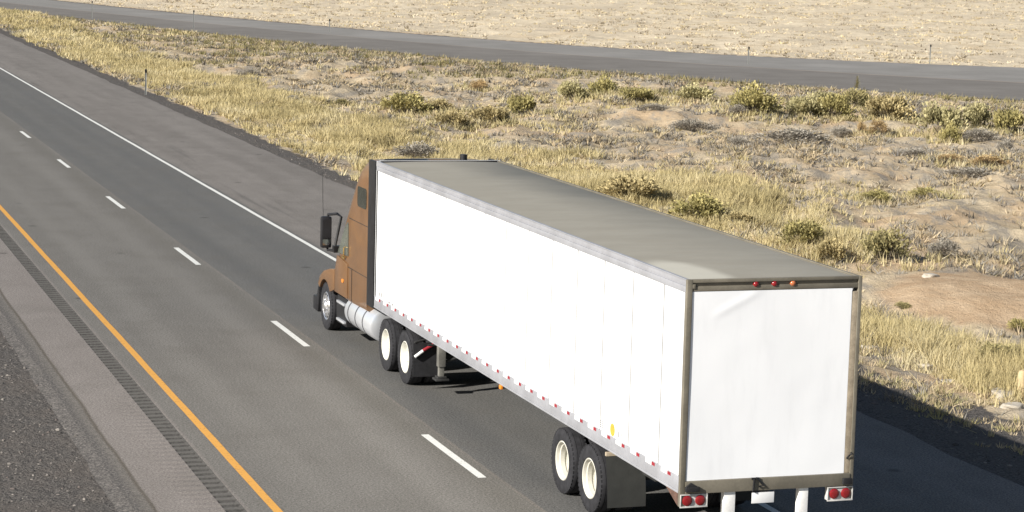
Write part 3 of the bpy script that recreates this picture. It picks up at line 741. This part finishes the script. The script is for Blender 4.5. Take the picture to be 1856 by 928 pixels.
# ------------------------------------------------------------------ vegetation helpers
def tri_object(name, V, T, m):
    """V (n,3,3) triangles, T (n,3) colours"""
    me = bpy.data.meshes.new(name); n_ = len(V)
    me.vertices.add(n_*3); me.vertices.foreach_set('co', V.astype(np.float32).ravel())
    me.loops.add(n_*3); me.loops.foreach_set('vertex_index', np.arange(n_*3, dtype=np.int32))
    me.polygons.add(n_); me.polygons.foreach_set('loop_start', np.arange(0, n_*3, 3, dtype=np.int32))
    me.update(calc_edges=True); me.materials.append(m)
    at = me.attributes.new('tint', 'FLOAT_COLOR', 'POINT')
    c4 = np.ones((n_, 3, 4), np.float32); c4[:, :, :3] = T[:, None, :]; at.data.foreach_set('color', c4.ravel())
    return me
def link(name, me, parent=None):
    o = bpy.data.objects.new(name, me); COL.objects.link(o)
    if parent: o.parent = parent
    return o
def blades(P, hgt, wid, lean, per, spread, cols):
    """tufts at P (n,3); returns triangles and colours"""
    n_ = len(P); k = n_*per
    b = np.repeat(P, per, 0); h = np.repeat(hgt, per)*rng.uniform(.55, 1.15, k); w_ = np.repeat(wid, per)*rng.uniform(.7, 1.3, k)
    a = rng.uniform(0, 2*np.pi, k); r = np.sqrt(rng.uniform(0, 1, k))*np.repeat(spread, per)
    off = np.stack([np.cos(a)*r, np.sin(a)*r, np.zeros(k)], 1); b = b+off
    la = a+rng.normal(0, .8, k); ll = np.abs(rng.normal(0, lean, k))*h
    tip = b+np.stack([np.cos(la)*ll+.06*h, np.sin(la)*ll, h], 1)
    fa = rng.uniform(0, np.pi, k); sd_ = np.stack([np.cos(fa)*w_, np.sin(fa)*w_, np.zeros(k)], 1)
    V = np.stack([b-sd_, b+sd_, tip], 1)
    C = np.repeat(cols, per, 0)*rng.uniform(.88, 1.12, (k, 1))
    return V, np.clip(C, 0, .9)
def ground_pts(n_, x0, x1, y0, y1, dens):
    x = rng.uniform(x0, x1, n_); y = rng.uniform(y0, y1, n_); k = rng.uniform(0, 1, n_) < dens(x, y)
    x, y = x[k], y[k]; return np.stack([x, y, height(x, y)-.02], 1)
def clump_tint(P, pal, sc, seed):
    # patches a metre or so across share a hue
    f = np.clip(.5+1.3*fbm(P[:, 0], P[:, 1], sc, seed, 3)+rng.normal(0, .10, len(P)), 0, .999)
    return np.array(pal)[(f*len(pal)).astype(int)]
def pick(pal, n_): return np.array(pal)[rng.integers(0, len(pal), n_)]
VEG = vcol_mat('plant_matter')
inmed = lambda x, y: (x > 9.2) & ((xof(rN, y)-x)*.85 > .6)
viewable = lambda x, y: ((x+11.2)*math.cos(.323)-(y+32)*math.sin(.323) < 13+.235*((x+11.2)*math.sin(.323)+(y+32)*math.cos(.323))) \
    & ((x+11.2)*math.cos(.323)-(y+32)*math.sin(.323) > -9-.24*((x+11.2)*math.sin(.323)+(y+32)*math.cos(.323)))

# golden grass belt beside the shoulder
def belt(x, y):
    c = 13.8+1.6*fbm(x*0, y, .06, 51, 2)*2+.5*sst(24, 10, y)+2.6*sst(20, 36, y)*sst(75, 50, y); hw = 2.0+2.0*sst(12, 36, y)+3.0*sst(20, 36, y)*sst(75, 50, y)+1.6*fbm(x*0, y, .09, 52, 2)
    e = 1-np.abs(x-c)/hw
    return sst(.0, .6, e+1.35*fbm(x, y, .28, 53, 3))
GOLD = [(.31, .26, .14), (.39, .325, .17), (.46, .385, .20), (.50, .42, .225), (.53, .445, .25), (.55, .475, .285), (.58, .51, .33)]
P = ground_pts(95000, 9.3, 24, -4, 130, lambda x, y: belt(x, y)*inmed(x, y)*viewable(x, y)*np.clip(45/(np.abs(y)+25), .2, 1)*(mound(x, y) < .35))
tall = .15+.27*sst(-.1, .22, fbm(P[:, 0], P[:, 1], .35, 54, 3)+.08)
V1, C1 = blades(P, tall*rng.uniform(.6, 1.3, len(P)), .009+.0002*np.abs(P[:, 1]), .60, 13, np.full(len(P), .16), clump_tint(P, GOLD, .55, 91))
P = ground_pts(26000, 9.3, 34, 110, 235, lambda x, y: belt(x, y)*inmed(x, y)*viewable(x, y)*.8)
V2, C2 = blades(P, rng.uniform(.2, .5, len(P)), np.full(len(P), .045), .7, 9, np.full(len(P), .24), clump_tint(P, GOLD, .3, 92))
# thinner golden patches through the median
P = ground_pts(60000, 12, 58, 0, 190, lambda x, y: inmed(x, y)*viewable(x, y)*sst(.08, .22, fbm(x, y, .12, 57, 3))*(mound(x, y) < .25)*np.clip(60/(y+30), .25, 1)*.55)
V3, C3 = blades(P, rng.uniform(.12, .36, len(P)), .011+.00026*P[:, 1], .65, 9, np.full(len(P), .2), clump_tint(P, GOLD, .4, 93))
tag(link('dry_grass', tri_object('dry_grass', np.concatenate([V1, V2, V3]), np.concatenate([C1, C2, C3]), VEG)), 'golden dry grass growing in the median', 'grass', kind='stuff')
print('grass tris', len(V1)+len(V2)+len(V3))
# low dead scrub and twig litter
GREY = [(.21, .195, .175), (.28, .255, .22), (.16, .145, .125), (.32, .295, .25), (.25, .215, .16)]
TAN = [(.46, .37, .24), (.52, .43, .29), (.40, .32, .20), (.44, .37, .22)]
def scr(x, y): return inmed(x, y)*viewable(x, y)*(.07+.93*sst(-.01, .13, fbm((x*.94-y*.35), (x*.35+y*.94)*.4, .5, 61, 3)))*(mound(x, y) < .3)*np.clip(75/(np.abs(y)+25), .30, 1)
P = ground_pts(130000, 9.6, 62, -4, 205, scr); c = pick(GREY, len(P)); c2 = pick(TAN, len(P)); kk = rng.uniform(0, 1, len(P)) < .42; c[kk] = c2[kk]
V1, C1 = blades(P, rng.uniform(.08, .30, len(P)), .014+.0004*np.abs(P[:, 1]), 1.2, 9, .10+.0012*np.abs(P[:, 1]), c)
# short tufts on the near gravel
P = ground_pts(9000, 9.0, 13, -4, 30, lambda x, y: (x > 9.3+rng.uniform(0, 1.2, len(x)))*.5*(sst(-.1, .15, fbm(x, y, .9, 66, 3)))); 
V2, C2 = blades(P, rng.uniform(.06, .20, len(P)), np.full(len(P), .012), .7, 12, np.full(len(P), .09), pick(TAN+[(.42, .37, .18), (.34, .31, .16)], len(P)))
tag(link('scrub', tri_object('scrub', np.concatenate([V1, V2]), np.concatenate([C1, C2]), VEG)), 'low dead grey scrub covering the median', 'scrub', kind='stuff')
print('scrub tris', len(V1)+len(V2))
# dark olive weeds hugging the near edge of the far road
OLV = [(.20, .18, .08), (.26, .23, .105), (.13, .12, .055), (.32, .275, .14), (.38, .32, .18), (.24, .205, .14)]
P = ground_pts(70000, 10, 70, 50, 215, lambda x, y: np.maximum(sst(3.6, 1.0, (xof(rN, y)-x)*.85)*sst(-.2, .05, fbm(x, y, .18, 71, 3)), .75*sst(26, 8, (xof(rN, y)-x)*.85)*sst(.0, .14, fbm(x, y, .22, 72, 3)))*((xof(rN, y)-x)*.85 > -.2)*viewable(x, y)*inmed(x, y)*.95)
V1, C1 = blades(P, rng.uniform(.14, .40, len(P)), np.full(len(P), .035), .6, 7, np.full(len(P), .22), pick(OLV, len(P)))
tag(link('roadside_weeds', tri_object('roadside_weeds', V1, C1, VEG)), 'dark olive weeds along the far road edge', 'weeds', kind='stuff')
# sparse bunches on the pale plain
PALE = [(.58, .49, .34), (.50, .42, .29), (.36, .30, .22), (.64, .55, .40), (.28, .235, .17), (.60, .50, .30)]
P = ground_pts(52000, 26, 215, 112, 430, lambda x, y: ((x-xof(rF, y))*.85 > 1.)*viewable(x, y)*(.25+.75*sst(-.1, .15, fbm(x, y, .12, 81, 3)))*np.clip(1.1-y/500, .2, 1))
V1, C1 = blades(P, rng.uniform(.06, .28, len(P)), np.full(len(P), .08), 1.3, 6, np.full(len(P), .34), pick(PALE, len(P)))
tag(link('plain_scrub', tri_object('plain_scrub', V1, C1, VEG)), 'pale dry scrub dotted over the plain', 'scrub', kind='stuff')
print('plain tris', len(V1))
# loose stones on the verges
ico = bmesh.new(); bmesh.ops.create_icosphere(ico, subdivisions=1, radius=1); iv = np.array([v_.co[:] for v_ in ico.verts]); it = np.array([[q.index for q in f_.verts] for f_ in ico.faces]); ico.free()
def stones(P, r, cols):
    n_ = len(P); s_ = r[:, None, None]*iv[None]*rng.uniform(.6, 1.2, (n_, 1, 3))*rng.uniform(.8, 1.2, (n_, len(iv), 1)); s_[:, :, 2] *= .7
    Vv = P[:, None, :]+s_; return Vv[:, it].reshape(-1, 3, 3), np.repeat(cols, len(it), 0)
SC = [(.12, .11, .10), (.08, .075, .07), (.17, .155, .14), (.13, .11, .10), (.06, .057, .055), (.22, .20, .18)]
Pa = ground_pts(3600, -10.5, -5.85, -2, 34, lambda x, y: np.full(len(x), .8)); Pb = ground_pts(3000, 8.6, 12.2, -4, 70, lambda x, y: sst(12.2, 9.2, x)*.9)
P = np.concatenate([Pa, Pb]); V1, C1 = stones(P+np.array([0, 0, .02]), np.exp(rng.normal(-3.9, .45, len(P))), pick(SC, len(P)))
tag(link('gravel', tri_object('gravel', V1, C1, vcol_mat('loose_stone', .9, 0))), 'loose dark gravel stones beside the highway', 'gravel', kind='stuff')

# ------------------------------------------------------------------ shrubs
def shrub_mesh(seed, top, mid, low, n_=1500, lump=16, stemc=(.20, .17, .13), sprig=.16, flat=1., gap=.0):
    """unit shrub: radius 1, height 1. returns foliage and stem meshes"""
    r_ = np.random.default_rng(seed)
    th = r_.uniform(0, 2*np.pi, lump); el_ = np.arcsin(np.sqrt(r_.uniform(.02, 1, lump)))
    rad = r_.uniform(.55, .82, lump)
    Lc = np.stack([rad*np.cos(th)*np.cos(el_), rad*np.sin(th)*np.cos(el_), .12+rad*np.sin(el_)*.92], 1)
    ls = r_.uniform(.20, .46, lump)
    i = r_.integers(0, lump, n_); d_ = r_.normal(0, 1, (n_, 3)); d_ /= np.linalg.norm(d_, axis=1)[:, None]
    rr = r_.uniform(.1, 1, n_)**.6*np.where(r_.uniform(0, 1, n_) < .12, r_.uniform(1, 1.35, n_), 1)
    c = Lc[i]+d_*(ls[i]*rr)[:, None]; c[:, 2] = np.maximum(c[:, 2], .03)
    out = c-np.array([0, 0, -.15]); out /= np.linalg.norm(out, axis=1)[:, None]
    dr = out+r_.normal(0, .38, (n_, 3))+np.array([0, 0, .35]); dr /= np.linalg.norm(dr, axis=1)[:, None]
    sd_ = np.cross(dr, r_.normal(0, 1, (n_, 3))); sd_ /= np.linalg.norm(sd_, axis=1)[:, None]
    L = sprig*r_.uniform(.5, 1.25, n_); W = L*r_.uniform(.16, .34, n_)
    a = c-dr*(L*.5)[:, None]; b = c+dr*(L*.5)[:, None]; s_ = sd_*W[:, None]
    V = np.concatenate([np.stack([a, c+s_+dr*(L*.15)[:, None], b], 1), np.stack([a, b, c-s_+dr*(L*.15)[:, None]], 1)])
    # outer sprigs carry the blossom colour, inner ones leaf colour darkened with painted shade
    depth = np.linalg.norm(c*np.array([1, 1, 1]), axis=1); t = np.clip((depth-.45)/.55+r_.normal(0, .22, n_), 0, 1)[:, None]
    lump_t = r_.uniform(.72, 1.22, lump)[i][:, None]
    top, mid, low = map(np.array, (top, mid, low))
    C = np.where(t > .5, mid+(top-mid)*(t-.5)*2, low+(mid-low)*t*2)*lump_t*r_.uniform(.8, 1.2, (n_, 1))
    fol = tri_object('foliage', V, np.clip(np.concatenate([C, C]), 0, .9), VEG)
    sv = []; 
    for q in range(lump):
        for _ in range(5):
            p0 = np.r_[r_.normal(0, .10, 2), -.04]; p1 = Lc[q]+r_.normal(0, ls[q]*.6, 3); pm = (p0+p1)/2+np.r_[r_.normal(0, .05, 2), .04]
            w_ = np.r_[r_.normal(0, 1, 2), 0]; w_ = w_/np.linalg.norm(w_)*.014
            sv += [[p0-w_, p0+w_, pm], [pm-w_*.7, pm+w_*.7, p1]]
    sv = np.array(sv); stc = np.array(stemc)*r_.uniform(.7, 1.25, (len(sv), 1))
    return fol, tri_object('stems', sv, stc, VEG)
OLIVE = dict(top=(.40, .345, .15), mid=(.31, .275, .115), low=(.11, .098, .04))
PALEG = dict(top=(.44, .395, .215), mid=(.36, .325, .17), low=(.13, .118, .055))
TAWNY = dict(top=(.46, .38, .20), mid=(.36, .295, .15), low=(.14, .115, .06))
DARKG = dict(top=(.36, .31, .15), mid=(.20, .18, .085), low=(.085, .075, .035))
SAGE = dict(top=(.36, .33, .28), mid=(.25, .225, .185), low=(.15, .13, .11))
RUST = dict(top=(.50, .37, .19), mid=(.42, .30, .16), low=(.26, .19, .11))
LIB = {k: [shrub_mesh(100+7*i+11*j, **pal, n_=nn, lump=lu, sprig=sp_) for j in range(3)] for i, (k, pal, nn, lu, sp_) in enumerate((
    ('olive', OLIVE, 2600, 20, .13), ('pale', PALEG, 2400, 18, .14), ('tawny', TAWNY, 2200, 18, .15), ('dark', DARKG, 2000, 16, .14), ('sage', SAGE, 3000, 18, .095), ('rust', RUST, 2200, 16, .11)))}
KW = 4219.04
def unproj(px, py, z=0.):
    d_ = fw*KW+rt*(px-928)+up*(464-py); t = (z-CAM.z)/d_.z; return CAM+d_*t
def place_px(px, py):
    z = 0.
    for _ in range(6):
        p_ = unproj(px, py, z); z = H1(p_.x, p_.y)
    p_.z = z; return p_, KW/((p_-CAM).dot(fw))
GRP = {'olive': 'olive rabbitbrush in the median', 'pale': 'pale green bushes in the median', 'tawny': 'tawny dry bushes in the median', 'dark': 'dark green bushes in the median', 'sage': 'grey dead sagebrush in the median', 'rust': 'rust coloured weeds in the median'}
NM = {'olive': 'rabbitbrush', 'pale': 'rabbitbrush', 'tawny': 'rabbitbrush', 'dark': 'rabbitbrush', 'sage': 'sagebrush', 'rust': 'dry_weed'}
SHRUBS = [ # base pixel in the photograph, width and height in pixels, kind, label
 (1368, 204, 100, 50, 'olive', 'large round olive yellow bush, leftmost big one along the far road right of centre'),
 (1462, 206, 84, 40, 'pale', 'wide pale olive bush between the round olive bush and the dark green one'),
 (1512, 230, 62, 48, 'olive', 'small olive bush standing in front of the dark green bush'),
 (1552, 206, 66, 36, 'dark', 'dark green bush in the row along the far road'),
 (1610, 216, 88, 44, 'tawny', 'beige tinted bush just right of the dark green bush'),
 (1703, 246, 84, 60, 'pale', 'tall pale green bush near the right edge of the photo'),
 (1722, 258, 44, 34, 'olive', 'small olive bush at the foot of the tall pale green bush'),
 (1772, 236, 64, 44, 'pale', 'pale bush just right of the tall pale green bush'),
 (1828, 240, 72, 48, 'olive', 'yellowish bush cut by the right photo edge below the far road'),
 (1498, 190, 70, 26, 'pale', 'low pale bush behind the wide bush, touching the far road'),
 (1255, 186, 90, 32, 'pale', 'wide low pale bush left of the round olive bush'),
 (1150, 182, 72, 32, 'olive', 'right one of three low olive bushes below the far road at centre'),
 (1092, 184, 66, 36, 'olive', 'middle one of three low olive bushes below the far road at centre'),
 (1036, 186, 60, 34, 'pale', 'left one of three low olive bushes below the far road at centre'),
 (945, 211, 64, 44, 'olive', 'olive bush above the front of the trailer roof, right of its tawny neighbour'),
 (886, 222, 76, 34, 'tawny', 'tawny bush touching the left side of an olive bush above the trailer'),
 (734, 204, 104, 38, 'olive', 'wide olive bush standing alone above the cab of the truck'),
 (796, 204, 56, 26, 'tawny', 'small tawny bush touching the wide olive bush above the cab'),
 (818, 236, 66, 28, 'tawny', 'low ochre bush above the dark corner of the trailer front'),
 (617, 192, 28, 14, 'dark', 'tiny green bush in bare soil above the truck cab'),
 (1142, 362, 112, 44, 'tawny', 'bushy tawny shrub beside the middle of the trailer roof edge'),
 (1266, 398, 118, 44, 'olive', 'yellow green bush beside the trailer roof, left of the rear bushes'),
 (1340, 415, 60, 22, 'tawny', 'small dry bush peeking over the roof edge between two larger ones'),
 (1456, 462, 84, 46, 'olive', 'bright yellow green bush at the trailer roof edge near its rear'),
 (1502, 482, 72, 42, 'tawny', 'brownish bush between the bright yellow bush and the trailer rear corner'),
 (1606, 476, 100, 54, 'dark', 'big grey green bush standing alone right of the trailer rear corner'),
 (1372, 224, 60, 20, 'pale', 'little olive bush on the soil below the round olive bush'),
 (1590, 362, 60, 20, 'olive', 'flat olive bush in open soil, left one of a low pair'),
 (1680, 358, 70, 20, 'olive', 'flat olive bush in open soil, right one of a low pair'),
 (1842, 602, 34, 28, 'olive', 'small yellow bush on the bare brown mound at the right edge'),
 (1815, 655, 90, 36, 'dark', 'grey green bush between the bare mound and the wooden post'),
 (1636, 560, 36, 12, 'dark', 'tiny green tuft on pale soil between trailer and mound'),
 (1255, 238, 96, 22, 'sage', 'wide grey dead sagebrush on bare soil below the low pale bush'),
 (1184, 210, 54, 14, 'sage', 'small grey dead sagebrush on the slope above the trailer roof'),
 (1430, 264, 140, 24, 'sage', 'longest grey dead sagebrush mat below the wide pale bush'),
 (1526, 250, 50, 22, 'sage', 'round grey dead sagebrush below the small olive bush'),
 (1660, 284, 90, 20, 'sage', 'grey dead sagebrush below the tall pale green bush'),
 (1782, 256, 80, 24, 'sage', 'dark grey dead sagebrush below the two bushes at the right edge'),
 (1824, 276, 40, 26, 'sage', 'spiky grey dead sagebrush near the right edge among rust weeds'),
 (1340, 262, 60, 18, 'sage', 'small grey dead sagebrush left of the longest grey mat'),
 (1334, 208, 42, 20, 'sage', 'pale grey dead sagebrush at the left foot of the round olive bush'),
 (1712, 466, 70, 34, 'sage', 'twiggy grey dead sagebrush above the bare brown mound'),
 (1580, 445, 50, 16, 'sage', 'grey dead sagebrush behind the big grey green bush'),
 (1750, 330, 100, 18, 'sage', 'grey dead sagebrush strip in open soil above the mound'),
 (760, 288, 100, 30, 'sage', 'grey twiggy sagebrush just above the front edge of the trailer roof'),
 (455, 140, 40, 14, 'sage', 'lone grey sagebrush on pale soil left of centre below the far road'),
 (530, 186, 34, 14, 'sage', 'grey sagebrush in the golden grass right of the roadside marker post'),
 (1592, 246, 46, 28, 'rust', 'rust coloured weed below the beige tinted bush'),
 (1560, 238, 20, 24, 'rust', 'narrow straw coloured weed left of the rust weed'),
 (1722, 296, 60, 18, 'rust', 'orange brown weed patch left of the spiky dead sagebrush'),
 (1795, 300, 70, 20, 'rust', 'orange brown weed patch right of its twin near the right edge'),
 (870, 160, 50, 22, 'rust', 'rusty straw weed below the far road above the trailer front'),
]
for i, (px, py, pw, ph, kind, lab) in enumerate(SHRUBS):
    p_, k = place_px(px, py); fo, st_ = LIB[kind][i % 3]
    root = empty(NM[kind], p_, lab, 'shrub' if kind != 'rust' else 'weed', GRP[kind])
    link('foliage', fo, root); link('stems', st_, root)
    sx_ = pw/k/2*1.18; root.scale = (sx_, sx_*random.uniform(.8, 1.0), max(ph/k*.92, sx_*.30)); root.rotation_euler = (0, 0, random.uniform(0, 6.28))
SP = []
for (px, py, pw, ph, kind, lab) in SHRUBS:
    if kind == 'sage' or py > 500: continue
    p_, k = place_px(px, py); n_ = int(26*(pw/k)**1.5)
    a = rng.uniform(0, 6.28, n_); r = pw/k*.55*rng.uniform(.5, 1.9, n_); SP.append(np.stack([p_.x+np.cos(a)*r, p_.y+np.sin(a)*r*1.2], 1))
SP = np.concatenate(SP); SP = SP[inmed(SP[:, 0], SP[:, 1])]; P = np.c_[SP, height(SP[:, 0], SP[:, 1])-.02]
V1, C1 = blades(P, rng.uniform(.12, .42, len(P)), .012+.0003*P[:, 1], .55, 9, np.full(len(P), .17), pick(GOLD+[(.36, .32, .17), (.30, .26, .13), (.40, .34, .20)], len(P)))
tag(link('mixed_tufts', tri_object('mixed_tufts', V1, C1, VEG)), 'straw and olive tufts around the bushes', 'grass', kind='stuff')
# tall spiky seedling beside the far road
p_, k = place_px(1553, 164); h_ = 26/k
root = empty('spiky_seedling', p_, 'slim spiky green plant standing against the far road', 'plant')
Vv = []; Cc = []
for q in range(150):
    t = random.uniform(.12, 1); a = random.uniform(0, 6.28); L = .26*(1.1-t)+.06
    b = np.array([0, 0, t*h_]); tip = b+np.array([math.cos(a)*L, math.sin(a)*L, L*.55]); s_ = np.array([-math.sin(a), math.cos(a), .3])*.022
    Vv.append([b-s_, b+s_, tip]); Cc.append(np.array((.40, .36, .20))*random.uniform(.6, 1.3))
link('foliage', tri_object('foliage', np.array(Vv), np.array(Cc), VEG), root)
MB().tube([(p_.x, p_.y, p_.z-.05), (p_.x+.02, p_.y, p_.z+h_*.6), (p_.x, p_.y, p_.z+h_)], .014, 6).build('stem', MT['leg_steel'], root)

# ------------------------------------------------------------------ rocks
def rock(px, py, pw, ph, lab, seed):
    p_, k = place_px(px, py); r_ = np.random.default_rng(seed)
    bm = bmesh.new(); bmesh.ops.create_icosphere(bm, subdivisions=3, radius=1)
    for v_ in bm.verts:
        c = np.array(v_.co); nse = sum(math.sin(c@r_d*2.3+ph_) for r_d, ph_ in ((np.array((1.3, .4, .9)), seed), (np.array((-.6, 1.5, .4)), seed*2.), (np.array((.3, -.8, 1.9)), seed*.7)))
        v_.co = v_.co*(1+.11*nse); v_.co.z = max(-.5, min(v_.co.z, .55+.06*nse))
    me = bpy.data.meshes.new('pale_rock'); bm.to_mesh(me); bm.free(); me.materials.append(ROCK)
    o = bpy.data.objects.new('pale_rock', me); COL.objects.link(o); o.location = p_+Vector((0, 0, .01))
    o.scale = (pw/k/2, pw/k/2*.9, max(.06, ph/k*.75)); o.rotation_euler = (.05, .04, seed)
    tag(o, lab, 'rock', 'pale rocks along the verge')
ROCK = mat('pale_sandstone', (.40, .36, .30), .9, var=.22, scale=4, bump=.6)
rock(1578, 628, 40, 16, 'pale rock at the left end of the grass, touching the trailer edge', 1)
rock(1680, 664, 38, 9, 'thin pale rock at the front of the tall golden grass', 2)
rock(1714, 690, 30, 10, 'small pale rock in dark gravel between grass and shadow', 3)
rock(1815, 716, 56, 16, 'widest pale rock, flat slab left of the wooden post', 4)
rock(1836, 738, 44, 14, 'pale rock below the flat slab at the right edge', 5)
rock(1788, 702, 18, 12, 'small round pale rock at the left end of the flat slab', 6)
rock(1686, 502, 34, 12, 'brownish rock at the upper left rim of the bare mound', 7)

# ------------------------------------------------------------------ posts
def post(px, py, ph, lab):
    p_, k = place_px(px, py); h_ = ph/k
    root = empty('marker_post', p_, lab, 'marker post', 'roadside marker posts')
    x, y, z = p_
    w_ = .045
    MB().prism([(x-w_, y), (x-w_, y-.025), (x-w_+.012, y-.025), (x-w_+.012, y-.010), (x+w_-.012, y-.010), (x+w_-.012, y-.025), (x+w_, y-.025), (x+w_, y)], z-.1, z+h_, 2).build('stake', MT['leg_post'], root)
    MB().box(x-.06, x+.06, y-.045, y-.027, z+h_-.16, z+h_+.02).build('reflector', MT['black'], root, bevel=.01)
MT['leg_post'] = mat('galvanised_post', (.34, .34, .32), .5, .2, var=.15)
post(264, 172, 46, 'grey marker post with a black cap beside the near highway shoulder')
post(1685, 116, 35, 'marker post on the far side of the far road near the right photo edge')
post(1356, 117, 32, 'thin marker post on the far road above the round olive bush')
post(597, 59, 24, 'thin marker post on the far road above the truck cab')
post(351, 53, 34, 'thin marker post on the far road, second from the left')
post(167, 34, 32, 'leftmost thin marker post on the far road')
p_, k = place_px(1851, 716); h_ = 46/k
MB().revolve([(-.1, 0), (-.1, .085), (h_-.06, .085), (h_-.02, .07), (h_, .03), (h_, 0)], tuple(p_), axis=2, seg=14, close=False)
wp_ = empty('wooden_post', p_, 'short tan wooden post with a rounded top at the right photo edge', 'post')
MB().revolve([(-.1, 0), (-.1, .085), (h_-.06, .085), (h_-.02, .07), (h_, .03), (h_, 0)], tuple(p_), axis=2, seg=14, close=False).build('timber', mat('weathered_timber', (.46, .35, .20), .85, var=.2, scale=12), wp_)
